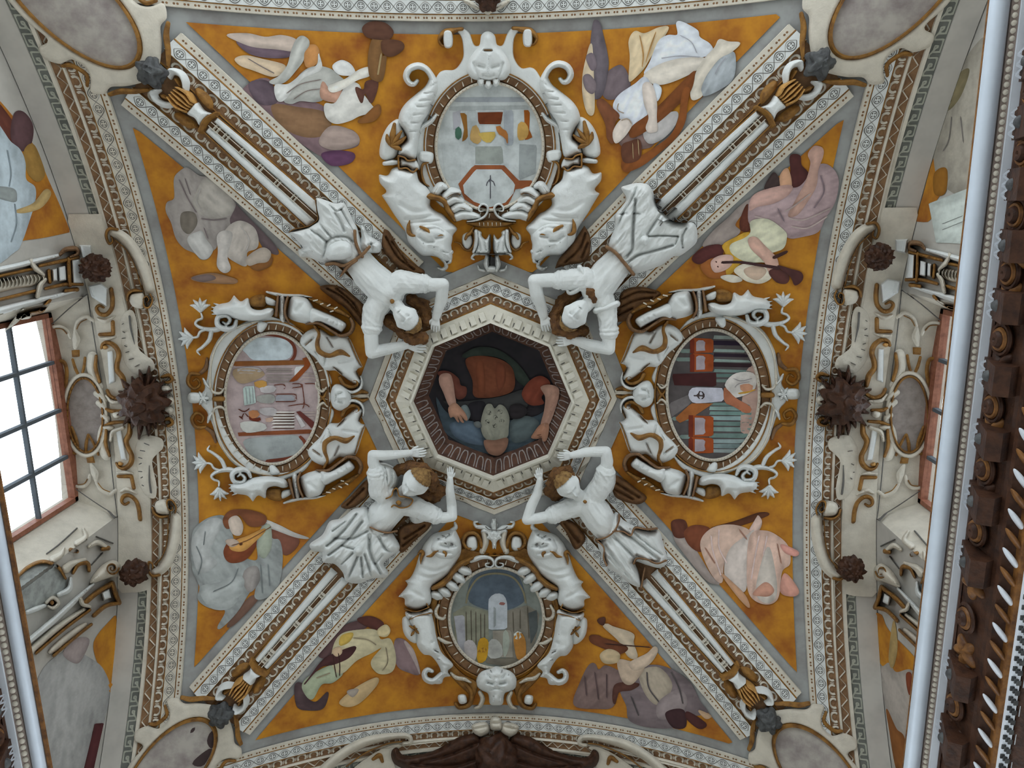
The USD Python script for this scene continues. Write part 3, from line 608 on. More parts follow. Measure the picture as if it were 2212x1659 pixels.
b2.rel('griffin_tail', [(300,700),(420,690),(450,740),(470,850),(500,940),(560,1000),(572,1030),(540,1060),(556,1090),(515,1100),(500,1135),(460,1140),(420,1120),(470,1090),(492,1060),(470,1010),(430,965),(385,955),(345,900),(335,820),(300,770)], .19, 45, crease=[([(470,870),(440,880)],7,.03),([(495,930),(455,930)],7,.03),([(530,980),(480,970)],7,.03),([(550,1030),(500,1020)],7,.03)], rough=.02)
b2.strk('tail_curl', [(500,1080),(450,1120),(405,1110),(392,1075),(412,1050),(440,1060)], [40,44,42,38,34,26], .17)
b2.many('feather_tick', [[(430,830),(434,824)],[(420,912),(424,918)],[(455,930),(480,940)],[(470,985),(500,990)]], 9, .012, INK, lift=.17)
b2.rel('shell', [(255,735),(262,820),(300,872),(345,885),(355,820),(320,760),(290,720)], .12, 28)
for p in ([(335,800),(300,780)], [(335,800),(330,755)], [(335,800),(372,785)], [(335,805),(365,830)], [(330,810),(310,840)]): b2.strk('leaf', p, [14,24], .05, OCHRE, lift=.12, smooth=False) if False else b2.strk('leaf', [p[0], ((p[0][0]+p[1][0])/2, (p[0][1]+p[1][1])/2), p[1]], [12,24,14], .05, OCHRE, lift=.12)
b2.strk('wing_root', [(445,545),(500,520),(545,480),(575,435),(620,395),(690,360)], [36,50,44,46,40,28], .2, OCHRE, label='ochre wing root')
for a in ([(455,585),(490,600)], [(500,560),(540,585)], [(545,520),(590,550)], [(585,470),(630,500)], [(620,430),(668,448)]): b2.strk('wing_feather', [a[0], ((a[0][0]+a[1][0])/2, (a[0][1]+a[1][1])/2), a[1]], [56,62,40], .17)
b2.strk('volute', [(680,380),(740,355),(800,360),(822,390),(808,415),(778,412),(772,395),(795,390)], [24,36,30,24,20,18,16,10], .16)
b2.strk('frame_scroll', [(480,650),(462,690),(475,725),(510,735),(522,712)], [20,26,26,24,14], .12, CREAM)
b2.strk('frame_scroll', [(480,855),(520,880),(560,885)], [24,30,16], .10, CREAM)
b2.strk('frame_scroll', [(555,1070),(590,1100),(640,1110),(680,1130)], [18,30,30,16], .13, CREAM)
b2.strk('horn_scroll', [(600,1105),(650,1140),(685,1200),(670,1265),(610,1285),(585,1260)], [22,30,34,34,30,24], .09, OCHRE)
b2.rel('scroll_roll', [(600,1210),(645,1205),(655,1255),(610,1262)], .14, 14)
b2.strk('strap', [(735,1190),(752,1230),(735,1275),(705,1288)], [26,32,30,16], .12, CREAM)
b1.rel('lion_mask', [(715,1100),(745,1060),(800,1040),(838,1028),(880,1040),(930,1060),(962,1100),(960,1160),(925,1185),(890,1200),(878,1262),(838,1272),(797,1262),(785,1200),(745,1180),(716,1150)], .20, 50, crease=[([(785,1130),(815,1138)],9,.06),([(860,1138),(892,1130)],9,.06),([(800,1175),(838,1165),(876,1175)],8,.04),([(838,1120),(838,1160)],8,-.03),([(770,1070),(800,1100)],7,.04),([(905,1070),(875,1100)],7,.04),([(800,1210),(800,1255)],6,.04),([(876,1210),(876,1255)],6,.04),([(820,1215),(820,1262)],5,.03),([(856,1215),(856,1262)],5,.03)], rough=.03)
b1.many('mane_line', [[(760,1075),(770,1100),(755,1120)],[(915,1075),(905,1100),(920,1120)],[(800,1050),(815,1075)],[(876,1050),(861,1075)]], 7, .015, INK, lift=.18)
# fleuron and side scrolls above
b2.strk('fleuron_curl', [(800,190),(760,170),(715,165),(700,140),(722,135)], [30,34,28,20,12], .13)
b2.rel('fleuron_leaf', [(838,120),(800,150),(810,190),(760,170),(740,200),(780,215),(760,240),(800,250),(820,290),(838,295)], .15, 26, crease=[([(820,160),(825,270)],7,.03),([(790,200),(810,230)],6,.03)])
b1.many('fleuron_line', [[(838,130),(838,190)],[(770,165),(800,185),(876,185),(906,165)]], 6, .02, INK, lift=.14)
b2.strk('side_scroll', [(755,320),(735,240),(700,205),(650,215),(632,260),(660,300),(695,290),(700,258)], [30,30,30,30,28,26,24,14], .11, OCHRE)
b2.rel('side_scroll_face', [(660,230),(710,225),(722,290),(690,318),(650,290)], .10, 20)
b2.strk('side_strap', [(760,200),(770,260),(750,320)], [40,46,40], .12, CREAM)
# the painted church interior
P = Tr(T, 780, 1080, .3489); pf = T.add('oval_painting', flat(ellipse(*CE), .012), paint((130,138,134)), 'painted grey church nave with figures at an altar')
def pp(nm, pts, h, col): P.pnt(nm, pts, h, col, parent=pf, smooth=False)
P.pnt('painted_dome', [(660,560),(690,480),(760,430),(838,415),(920,430),(980,480),(1010,560),(1000,640),(850,690),(680,640)], .014, (88,102,112), parent=pf)
P.ln('painted_arch', [[(650,640),(670,560),(730,480),(835,455),(940,480),(1000,560),(1020,640)]], 12, .018, (132,124,104), parent=pf)
pp('painted_wall', [(570,700),(650,650),(790,690),(790,1000),(650,1000),(580,860)], .014, (140,136,122)); pp('painted_wall', [(900,690),(1030,650),(1105,700),(1080,880),(1000,1000),(900,980)], .014, (132,128,112))
for q in [[(650,690),(655,980)],[(680,680),(685,900)],[(710,690),(712,900)],[(740,700),(742,900)],[(765,705),(765,880)],[(940,690),(945,820)],[(985,680),(985,800)],[(1030,660),(1040,860)]]: P.ln('painted_pilaster', [q], 7, .016, (98,92,78), parent=pf)
pp('painted_pale_side', [(575,720),(640,710),(650,990),(600,900)], .016, (166,170,176)); pp('painted_dark_side', [(1035,700),(1090,680),(1095,800),(1050,900)], .016, (84,92,92))
P.pnt('painted_niche', [(788,640),(800,600),(840,578),(885,590),(905,640,1),(905,800,1),(790,805,1)], .018, (188,194,196), parent=pf); pp('painted_niche_shade', [(820,660),(835,660),(835,790),(820,790)], .020, (150,156,158)); P.ln('painted_emblem', [[(862,642),(885,642)]], 18, .020, (150,104,96), parent=pf)
pp('painted_steps', [(780,980),(960,980),(980,1010),(900,1030),(770,1010)], .018, (120,112,100)); pp('painted_altar', [(815,810),(930,805),(940,975),(820,975)], .018, (150,146,132))
for pts, c in (([(725,880),(760,850),(790,880),(785,950),(765,1000),(720,1000)], (196,150,40)), ([(720,940),(760,910),(785,940)], (160,112,40)), ([(790,880),(830,860),(870,900),(870,970),(790,975)], (178,178,176)), ([(880,820),(905,810),(920,880),(900,960),(880,960)], (160,166,158)), ([(945,850),(975,815),(1000,830),(1020,880),(1015,980),(970,990),(950,920)], (180,124,60)), ([(945,830),(980,810),(1000,840),(960,870)], (206,208,206)), ([(640,880),(690,870),(720,930),(700,1000),(650,970)], (186,182,180))): P.pnt('painted_figure', pts, .020, c, parent=pf)
# ================================================================ right and left cartouches
def flower(tr, nm, cx, cy, ang, r, par=None):
    for d in (-58, -30, 0, 30, 58):
        a = math.radians(ang+d*.8); ll = r*(1.0 if abs(d) < 40 else .9)
        tr.strk(nm, [(cx, cy), (cx+.55*ll*math.cos(a), cy+.55*ll*math.sin(a)), (cx+ll*math.cos(a+math.radians(d*.25)), cy+ll*math.sin(a+math.radians(d*.25)))], [r*.34, r*.42, r*.08], .10, parent=par)
def side_cartouche(T, post, YC, CE, tongues):
    """One side cartouche: upper half traced, lower half its mirror image in the cap's axis; post carries both to another cap."""
    MY = mirror_y(YC)
    maps = (None, MY) if post is None else (post, lambda q: post(MY(q)))
    one = (None,) if post is None else (post,)
    u = Tr(T, 1300, 600, .30144, maps); o = Tr(T, 1300, 600, .30144, one)
    cut = ellipse(*CE); cut = cut.buffer(26)
    oc = Polygon(post(np.array(cut.exterior.coords))) if post else cut
    oval_frame(T, *CE0(T), tongues, bead_n=100)
    u.rel('strap_plate', [(370,860),(385,780),(355,720),(385,640),(430,560),(520,420),(620,300),(740,250),(850,230),(1000,290),(1150,370),(1240,520),(1270,680),(1290,760),(1250,860)], .05, 14, sp=4, cut=cut)
    u.strk('outer_rim', [(870,275),(1000,305),(1120,370),(1200,470),(1240,600),(1252,760)], [14,24,26,26,24,30], .10, CREAM)
    h = u.rel('sphinx_torso', [(505,120),(560,95),(625,95),(655,165),(665,240),(620,275),(560,292),(500,300),(440,280),(470,180)], .22, 60, crease=[([(540,150),(600,200)],14,.02)], rough=.012)
    u.rel('sphinx_head', [(235,305),(300,255),(400,210),(480,180),(520,220),(500,300),(430,292),(340,330),(275,368,1)], .26, 42, crease=[([(330,290),(345,310)],8,.03),([(300,290),(310,330)],7,.03),([(370,265),(385,285)],7,.025),([(275,310),(290,345)],7,.02)], rough=.01, parent=h)
    u.strk('hair', [(205,265),(190,310),(215,365),(280,385),(330,360),(430,295),(480,290),(530,300)], [30,36,32,30,26,30,34,16], .16, BROWN, parent=h, lift=.05, label='brown plaited hair')
    u.strk('hair', [(215,250),(290,205),(360,180),(430,140),(500,115)], [24,40,44,40,16], .14, OCHRE, parent=h, lift=.03)
    u.many('curl', [[(300,180),(320,190)],[(350,160),(372,170)],[(400,150),(420,155)],[(440,125),(470,130)],[(330,205),(350,210)]], 16, .03, CREAM, parent=h, lift=.15)
    u.strk('waist_strap', [(655,100),(675,160),(680,230),(655,285)], [20,24,26,18], .06, BROWN, lift=.16)
    u.rel('waist_cloth', [(678,105),(715,100),(725,200),(715,275),(680,275)], .18, 22)
    u.strk('waist_strap', [(725,95),(735,160),(745,235)], [20,26,26], .06, BROWN, lift=.15)
    u.strk('ribbon', [(480,105),(560,92),(680,90),(760,75),(808,62)], [10,22,26,30,16], .10)
    u.rel('waist_cloth', [(745,125),(820,95),(815,150),(750,165)], .12, 18)
    u.rel('foliage_block', [(815,90),(870,80),(935,110),(940,165),(870,180),(815,165)], .10, 26, OCHRE, rough=.05)
    f = u.rel('fish_body', [(755,190),(800,175),(860,190),(920,175),(945,105),(1000,128),(1048,82,1),(1085,130),(1150,145),(1190,160),(1210,200),(1180,230),(1100,240),(1040,262),(960,275),(870,272),(780,245)], .22, 48, crease=[([(950,130),(1010,150),(1080,150)],9,.02)], rough=.012)
    for i, (a, b) in enumerate([((1150,160),(1205,140)),((1165,180),(1222,168)),((1170,200),(1225,195)),((1165,215),(1222,222))]): u.strk('fin_spine', [a, ((a[0]+b[0])/2, (a[1]+b[1])/2), b], [18,16,6], .10, parent=f)
    u.strk('tail_knot', [(1040,270),(1060,320),(1120,330),(1175,300),(1170,245),(1110,232),(1085,265),(1110,295),(1140,280)], [30,46,50,50,44,40,36,32,20], .18)
    u.strk('tail_stem', [(1150,320),(1200,335),(1260,330),(1310,315),(1340,290),(1325,265),(1290,250),(1295,215)], [44,44,36,30,26,22,20,16], .13)
    u.strk('tail_stem', [(1265,330),(1310,350),(1330,385),(1370,392)], [24,22,20,16], .11)
    u.strk('tail_stem', [(1225,345),(1245,410),(1300,465),(1335,490),(1315,520)], [36,36,28,24,10], .12)
    flower(u, 'flower_petal', 1300, 195, -90, 95); flower(u, 'flower_petal', 1372, 392, 5, 100)
    u.rel('wing', [(132,612,1),(170,520),(222,400),(290,375),(350,385),(420,340),(480,330),(560,375),(585,440),(545,490),(480,545),(440,600),(400,640),(330,640),(290,672),(190,740),(145,720),(175,640)], .13, 40, crease=[([(345,470),(385,390)],7,.035),([(410,600),(400,540)],7,.03),([(280,670),(345,615)],7,.035),([(545,450),(480,400)],7,.03),([(200,560),(300,580)],8,.02),([(440,560),(470,500)],7,.03)])
    u.strk('wing_edge', [(140,610),(175,540),(228,405)], [10,16,10], .03, OCHRE, lift=.10)
    u.many('wing_line', [[(345,468),(385,395)],[(285,668),(345,615)],[(180,640),(150,700)],[(490,410),(545,455)]], 9, .015, OCHRE, lift=.11)
    u.strk('wing_root', [(225,535),(290,505),(370,530),(440,500),(455,440),(440,370),(470,310)], [30,62,50,56,52,40,24], .19, OCHRE, label='ochre scalloped wing root')
    u.strk('scroll', [(300,690),(270,740),(215,760),(175,740),(185,710),(215,715)], [30,34,34,30,26,16], .14, OCHRE)
    u.strk('scroll_rim', [(150,680),(142,730),(165,775),(220,795),(270,770)], [12,22,28,30,20], .16)
    u.strk('bracket', [(105,800),(150,790),(190,805),(240,800)], [20,36,36,20], .10, OCHRE)
    u.rel('bracket_plate', [(95,840),(110,815),(220,820),(230,845)], .07, 16, CREAM)
    u.strk('frame_scroll', [(1150,770),(1180,800),(1230,790),(1250,745)], [20,26,26,16], .11, CREAM)
    u.strk('frame_cuff', [(400,760),(430,790),(470,760),(475,720)], [16,24,24,14], .10, CREAM)
    u.rel('frame_clasp', [(810,285),(880,280),(890,340),(860,360),(825,330)], .12, 18)
    u.strk('spiral_stem', [(1265,545),(1275,610),(1320,655)], [22,40,30], .05, BROWN)
    u.strk('spiral_stem', [(1320,660),(1390,660),(1412,720),(1370,765),(1325,735),(1345,695),(1375,710)], [24,34,32,28,26,22,14], .06, OCHRE)
    u.strk('leaf_curl', [(1255,760),(1280,730),(1300,690)], [24,30,14], .10)
    m = o.rel('putto_mask', [(225,800),(270,750),(330,735),(365,770),(375,840),(360,900),(310,930),(250,915),(220,870)], .22, 55, crease=[([(290,800),(310,805)],10,.04),([(290,870),(310,865)],10,.04),([(330,815),(335,860)],9,.04),([(265,835),(320,838)],9,-.03)], rough=.02)
    for y in (795, 885): o.strk('clasp', [(395,y-15 if y < 840 else y+15),(430,838),(460,y)], [16,30,16], .09, OCHRE)
    o.rel('clasp_bar', [(1145,820),(1230,820),(1235,860),(1145,860)], .10, 14, OCHRE)
    for a in range(0, 360, 60): o.strk('rosette_petal', [(1305,835), (1305+28*math.cos(math.radians(a)), 835+28*math.sin(math.radians(a))), (1305+52*math.cos(math.radians(a)), 835+52*math.sin(math.radians(a)))], [22,34,12], .11)
    o.rel('rosette_cup', [(1325,800),(1400,795),(1420,835),(1400,870),(1325,865)], .12, 22)
def CE0(T): return T.CE
CER = (1540.2, 853.2, 97, 138); CEL = (588, 861, 99, 139)
T = Thing('cartouche', 'white stucco oval cartouche with winged sphinxes and flowers around the painted organ pipes', 'cartouche', 'oval cartouches of the four caps'); T.CE = CER
YR = float(px2plan([CER[:2]])[0, 1]); QR = px2plan([CER[:2]])[0]; QL = px2plan([CEL[:2]])[0]
side_cartouche(T, None, YR, CER, 46)
P = Tr(T, 1300, 600, .30144); pf = T.add('oval_painting', flat(ellipse(*CER), .012), paint((92,84,84)), 'painted interior with organ pipes and a white figure')
def pp(nm, pts, h, col): P.pnt(nm, pts, h, col, parent=pf, smooth=False)
clipR = ellipse(*CER)
def pclip(nm, pts, h, col): T.add(nm, flat(Polygon(P.c(pts)).buffer(0).intersection(clipR), h), paint(col), None, pf)
pclip('painted_vault', [(480,900),(640,830),(640,900),(500,1000)], .014, (120,112,112)); pclip('painted_floor', [(1040,650),(1130,600),(1130,1090),(1040,1130),(990,1100),(1000,900)], .014, (190,164,152))
for y, h, c in ((425,26,(150,160,158)),(465,34,(44,30,50)),(520,22,(150,168,162)),(552,26,(50,34,48)),(592,20,(146,164,158)),(622,30,(52,38,44)),(665,22,(120,146,138)),(700,22,(96,120,112)),(738,20,(120,140,132)),(905,20,(120,146,140)),(935,26,(146,168,164)),(970,24,(120,150,142)),(1005,26,(152,176,172)),(1045,26,(108,130,124)),(1085,28,(132,158,152)),(1130,30,(112,136,130)),(1170,26,(150,170,168)),(1205,30,(126,146,144)),(1240,24,(150,164,164))):
    pclip('painted_organ_pipe', [(800 if y < 800 else 770,y-h/2),(1075,y-h/2+(10 if y < 700 else 0)),(1070,y+h/2+6),(800 if y < 800 else 770,y+h/2)], .014, c)
for y0, y1, x0 in ((430,540,640),(540,675,640),(985,1140,630),(1140,1260,630)):
    pclip('painted_organ_case', [(x0,y0),(800,y0+8),(800,y1-4),(x0,y1)], .016, (160,78,36)); pclip('painted_case_panel', [(x0+36,y0+16),(745,y0+20),(735,(y0+y1)/2),(745,y1-18),(x0+36,y1-14)], .018, (176,164,166)); pclip('painted_case_side', [(x0-8,y0),(x0+24,y0),(x0+24,y1),(x0-8,y1)], .018, (120,50,30))
for y in (525, 585, 1010, 1140): pclip('painted_far_pipe', [(490,y-14),(640,y-14),(640,y+14),(490,y+14)], .0145, (126,142,138))
pclip('painted_case_shadow', [(500,690),(820,680),(820,780),(520,770)], .016, (70,36,34)); pclip('painted_case_edge', [(520,1010),(640,900),(800,900),(650,1000),(560,1040)], .0155, (170,100,56))
P.pnt('painted_niche', [(620,840),(635,800),(680,785),(870,790,1),(875,885,1),(690,900),(640,885)], .020, (206,206,214), parent=pf); P.ln('painted_lamp', [[(655,845),(735,845)],[(700,815),(690,845),(700,870)],[(715,812),(735,845),(715,872)]], 9, .022, (70,60,62), parent=pf)
P.pnt('painted_altar', [(875,790),(905,790),(960,860),(1060,920),(1070,960),(1030,970),(940,920),(880,890)], .020, (178,112,84), parent=pf); P.pnt('painted_robe', [(880,770),(930,700),(1000,675),(1080,680),(1110,720),(1100,790),(1050,830),(960,860),(930,830)], .022, (224,216,212), parent=pf)
P.pnt('painted_sleeve', [(990,770),(1060,760),(1090,790),(1040,820),(1000,810)], .024, (206,148,120), parent=pf); P.ln('painted_trim', [[(975,830),(1040,820),(1105,800)]], [8,16,6], .024, (196,150,60), parent=pf); P.ln('painted_fold', [[(940,720),(1000,740),(1080,720)],[(950,790),(980,760),(1060,745)]], 7, .024, (176,166,168), parent=pf)
# left one: the right one's stucco mirrored in the bay's middle
T = Thing('cartouche', 'white stucco oval cartouche with winged sphinxes and flowers around a painted hall of white columns', 'cartouche', 'oval cartouches of the four caps'); T.CE = CEL
def to_left(uv):
    q = px2plan(uv); return px(wp(QL[0]-(q[:,0]-QR[0]), q[:,1]+(QL[1]-QR[1])))
side_cartouche(T, to_left, YR, CER, 46)
P = Tr(T, 380, 600, .30137); pf = T.add('oval_painting', flat(ellipse(*CEL), .012), paint((192,176,172)), 'painted hall of white columns with robed figures'); clipR = ellipse(*CEL)
def pclip(nm, pts, h, col): T.add(nm, flat(Polygon(P.c(pts)).buffer(0).intersection(clipR), h), paint(col), None, pf)
P.pnt('painted_arch_opening', [(450,480),(500,435),(620,430),(760,430),(820,460),(838,520),(820,570),(760,590),(560,590),(520,560)], .016, (212,220,226), parent=pf); P.pnt('painted_arch_opening', [(480,1180),(540,1150),(700,1135),(860,1130),(905,1170),(910,1220),(870,1270),(700,1310),(560,1290)], .016, (166,172,174), parent=pf)
for q_ in ([(440,440),(560,405),(700,410),(800,440),(850,500),(850,560),(820,600)], [(650,1315),(820,1290),(920,1240),(925,1180),(890,1140)]): P.ln('painted_arch_rim', [q_], 22, .018, (128,66,48), parent=pf)
pclip('painted_cornice', [(380,600),(970,590),(970,622),(380,635)], .018, (146,88,48)); pclip('painted_cornice', [(440,1110),(1000,1085),(1000,1115),(450,1135)], .018, (140,76,48))
pclip('painted_gable', [(960,560),(985,610),(860,745),(810,745),(930,620),(905,580)], .020, (150,76,36)); pclip('painted_gable', [(1000,1110),(860,960),(890,955),(1010,1050)], .020, (110,52,48)); pclip('painted_gable_panel', [(850,640),(925,630),(850,720)], .019, (222,224,222)); pclip('painted_gable_panel', [(850,980),(880,985),(930,1060),(900,1075)], .019, (206,200,196))
for y in (655,672,700,722,745): pclip('painted_column', [(640,y-7),(840,y-5),(840,y+5),(640,y+7)], .018, (158,142,136))
for y in (965,985,1005,1025,1045,1070): pclip('painted_column', [(680,y-7),(860,y-6),(860,y+4),(680,y+5)], .020, (226,220,216)); pclip('painted_column_shade', [(690,y+5),(860,y+4),(860,y+11),(690,y+12)], .018, (92,64,56))
for y in (690,715,740,965,985,1005): pclip('painted_far_column', [(890,y-5),(1010,y-5),(1010,y+5),(890,y+5)], .018, (190,174,170))
P.ln('painted_window', [[(710,835),(850,835),(860,860),(850,885),(710,888)],[(700,770),(770,765),(785,785),(770,800)],[(830,760),(890,760),(900,780),(830,790)],[(920,760),(995,760),(1000,780)],[(905,760),(920,900),(905,940)],[(800,920),(920,905),(960,930)]], 7, .022, (112,66,56), parent=pf); pclip('painted_nave', [(715,840),(850,842),(850,882),(715,884)], .0205, (170,170,176))
pclip('painted_steps', [(480,780),(560,775),(575,900),(490,915)], .020, (200,214,212)); P.ln('painted_step', [[(500,785),(512,908)],[(525,782),(535,905)],[(548,780),(556,902)]], 6, .022, (160,170,170), parent=pf)
for pts, c in (([(410,660),(500,645),(600,660),(640,690),(600,720),(480,760),(420,720)], (172,148,118)), ([(440,650),(560,640),(620,665),(560,690),(460,690)], (180,174,172)), ([(560,750),(620,735),(660,760),(620,790),(570,780)], (200,150,80)), ([(600,790),(680,770),(720,790),(700,820),(620,825)], (206,200,196)), ([(580,850),(680,835),(715,860),(690,900),(590,890)], (170,166,164)), ([(600,940),(690,930),(730,960),(680,990),(610,975)], (192,186,184)), ([(520,960),(580,950),(600,990),(540,1010)], (186,128,84)), ([(520,990),(560,1010),(610,1000),(600,1030),(530,1020)], (110,48,30)), ([(460,1040),(560,1030),(640,1050),(640,1090),(500,1110)], (206,202,198)), ([(640,1010),(700,1000),(690,1030),(650,1035)], (200,170,150))): P.pnt('painted_figure', pts, .022, c, parent=pf)
P.ln('painted_stool', [[(445,940),(490,960),(530,935)],[(470,1010),(490,970),(520,1000)],[(450,990),(480,1015)]], 8, .022, (90,50,34), parent=pf)
# ================================================================ pedestals, corner frames and bosses on the ribs
def blob(c, up, r, h, lobes, seed, amp=.18, sub=3, flatten=1.):
    """A lobed carved boss: c its foot, up the way it hangs."""
    t = trimesh.creation.icosphere(sub); v = t.vertices.copy(); up = np.asarray(up)/np.linalg.norm(up)
    a = np.arctan2(v[:,1], v[:,0]); rad = 1+amp*np.cos(lobes*a)*np.sqrt(np.maximum(1-v[:,2]**2, 0))+.22*(meshkit.fbm(v*2.6+seed, 3, seed)-.5)+.10*np.cos(9*v[:,2]+2*np.cos(lobes*a))
    v = v*rad[:,None]*[r, r, h]
    x = np.cross(up, [0, 1, .3]); x /= np.linalg.norm(x); y = np.cross(up, x)
    return np.asarray(c)+v[:,:1]*x+v[:,1:2]*y+v[:,2:]*up, np.array(t.faces)
for (sx, sy), nm in WHERE.items():
    m = ribmap(sx, sy); f = Tr(None, 0, 0, 1., m=m)
    # tapering fluted pedestal under the standing figure
    T = Thing('term_pedestal', 'tapering white fluted pedestal with gilded gadroon capital on the %s rib' % nm, 'pedestal', 'fluted pedestals on the ribs'); f.T = T; relief_ = relief; relief = lambda g, H, r, sp, m, **k: relief_(g, H, r, sp, m, base=.037, **k)
    for sd in (-1, 1):
        T.add('flute', relief(Polygon([(.80, sd*.010), (.80, sd*.040), (1.0, sd*.0345), (1.168, sd*.028), (1.168, sd*.009), (1.0, sd*.0095)]), .075, .008, .004, m), WHITE)
        T.add('flute_edge', relief(LineString([(.80, sd*.0415), (1.0, sd*.036), (1.168, sd*.0295)]).buffer(.0018), .05, .0018, .004, m), OCHRE)
        T.add('channel_edge', relief(LineString([(.80, sd*.0075), (1.168, sd*.0065)]).buffer(.0012), .05, .0012, .004, m), CREAM)
    for s in (.885, .945, 1.005, 1.065, 1.12, 1.15):
        for d in (-.005, .005): T.add('ring_pair', relief(sbox(s+d-.0022, -.011, s+d+.0022, .011), .075, .002, .003, m), CREAM)
    T.add('collar', relief(stroke([(1.172, -.036), (1.180, 0), (1.172, .036)], .011), .13, .005, .003, m), OCHRE)
    T.add('capital_block', relief(poly([(1.178,-.028,1),(1.20,-.018),(1.224,-.024,1),(1.224,.024,1),(1.20,.018),(1.178,.028,1)]), .14, .010, .0035, m), WHITE)
    for o in (-.021, -.0105, 0, .0105, .021): T.add('gadroon', relief(stroke([(1.226, o*.8), (1.248, o*1.15), (1.274, o*.85)], [.010, .013, .009]), .17, .0065, .003, m), GILTB)
    for sd in (-1, 1):
        T.add('gilt_leaf', relief(poly([(1.188,sd*.03),(1.20,sd*.05),(1.225,sd*.058),(1.25,sd*.05),(1.24,sd*.034),(1.21,sd*.027)]), .09, .014, .004, m, rough=.06), OCHRE)
        T.add('scroll', relief(stroke([(1.262, sd*.026), (1.277, sd*.044), (1.295, sd*.050), (1.312, sd*.040), (1.306, sd*.022)], [.012, .018, .02, .018, .008]), .12, .009, .003, m), WHITE)
        T.add('scroll_eye', relief(stroke([(1.275, sd*.024), (1.292, sd*.030)], [.010, .013]), .09, .006, .003, m), OCHRE)
    relief = relief_
    # corner frame with its oval field
    T = Thing('corner_frame', 'white stucco frame around the blank oval in the %s corner' % nm, 'oval frame', 'oval corner frames'); f.T = T
    half = [(1.332, 0), (1.345, .034), (1.372, .078), (1.398, .108), (1.402, .136), (1.428, .158), (1.442, .128), (1.462, .112), (1.495, .118), (1.512, .150), (1.545, .166), (1.562, .150), (1.555, .116), (1.62, .11), (1.72, .06)]
    oval = ellipse(1.545, .004, .165, .098, 0, 48)
    T.add('frame_plate', relief(poly(half+[(s, -o) for s, o in half[:0:-1]]).difference(oval), .06, .006, .007, m, base=.036), CREAM)
    T.add('oval_rim', relief(oval.difference(oval.buffer(-.009)), .085, .0045, .004, m, base=.036), OCHRE)
    T.add('oval_field', flat(oval.buffer(-.008), .04, m, .02), mat('worn_fresco', (176,170,162), mottle=.2, scale=5., second=(138,128,126)))
    for sd in (-1, 1):
        T.add('gilt_rim', relief(stroke([(1.322, sd*.034), (1.348, sd*.07), (1.376, sd*.100), (1.392, sd*.128)], [.006, .013, .015, .010]), .07, .006, .003, m, base=.036), OCHRE)
        T.add('gilt_rim', relief(stroke([(1.442, sd*.150), (1.455, sd*.126), (1.49, sd*.132), (1.505, sd*.15)], [.008, .012, .012, .008]), .06, .006, .003, m, base=.036), OCHRE)
    if (sx, sy) == (-1, 1):
        for pts in ([(1.40,-.02),(1.41,-.055),(1.44,-.06),(1.43,-.03)], [(1.44,-.06),(1.49,-.075),(1.50,-.04),(1.46,-.045)], [(1.42,.03),(1.43,.036),(1.44,.03),(1.43,.024)]): T.add('stain', flat(poly(pts), .042, m, .01), mat('damp_stain', (72,58,58)))
    B = Thing('rib_boss', 'dark grey carved rosette boss at the %s end of a diagonal rib' % nm, 'boss', 'grey bosses on the ribs')
    c = m(np.array([1.336, -.004]), .11); B.add('rosette', blob(c, (0, 0, -1), .105, .12, 5, 3+sx+2*sy), BRONZE)
    B.add('stem', relief(Point(1.336, -.004).buffer(.014), .09, .006, .004, m, base=.038), BRONZE)
# ================================================================ the four stucco angels that hold the ring
def head_shape(r):
    t = trimesh.creation.icosphere(4); v = t.vertices.copy(); x, y, z = v.T; ax = np.abs(x); fr = np.clip(z*2.2, 0, 1)
    G = lambda u, a, w, b: np.exp(-(((u-a)/w)**2+((y-b[0])/b[1])**2))
    dz = .26*G(x, 0, .10, (-.12, .20))-.22*G(ax, .30, .16, (.10, .09))+.12*G(ax, .30, .09, (.07, .045))+.09*G(ax, .27, .25, (.26, .06))
    dz += -.14*G(x, 0, .22, (-.45, .035))+.09*G(x, 0, .17, (-.37, .04))+.09*G(x, 0, .15, (-.53, .04))+.10*G(x, 0, .2, (-.78, .14))+.05*G(ax, .42, .2, (-.2, .2))
    w = 1-.22*np.clip(-y-.1, 0, 1)
    v = np.c_[x*.66*w+np.sign(x)*.10*np.exp(-(((ax-.98)/.12)**2+((y-.02)/.2)**2)), y, z*.86+dz*fr]
    return v*r, np.array(t.faces)
def frame_at(p, q, lift=0.):
    """Axes at the chain from p to q: along it, out of the vault, across."""
    a = q-p; a = a/np.linalg.norm(a); n = np.array([0, 0, -1.]); n = n-a*(a@n); n /= np.linalg.norm(n); return a, n, np.cross(a, n)
def hand(w, d, L, side, bend=.55):
    """Palm, four fingers of unequal length curling towards the vault, and a thumb."""
    a, n, s = frame_at(w, w+d); s = s*side; out = []
    pal = [w+a*L*.05+s*L*.12*k for k in (-1, 1)]+[w+a*L*.46+s*L*.20*k for k in (-1, 1)]
    out.append(m3.Manifold.batch_hull([m3.Manifold.sphere(L*.095, 10).translate([float(x) for x in p]) for p in pal]))
    for i, (o, l) in enumerate(zip((-.21, -.07, .07, .20), (.42, .52, .50, .38))):
        b = w+a*L*.46+s*L*o; c1 = b+(a*math.cos(.25)-n*math.sin(.25))*L*l*.45+s*L*o*.12
        c2 = c1+(a*math.cos(bend)-n*math.sin(bend))*L*l*.33; c3 = c2+(a*math.cos(bend*1.9)-n*math.sin(bend*1.9))*L*l*.27
        out += limb([b, c1, c2, c3], [L*.075, L*.066, L*.058, L*.045])
    t0 = w+a*L*.14+s*L*.17; t1 = t0+(a*.75+s*.75-n*.1)*L*.2; t2 = t1+(a*.95+s*.25-n*.3)*L*.2
    return out+limb([t0, t1, t2], [L*.085, L*.072, L*.052])
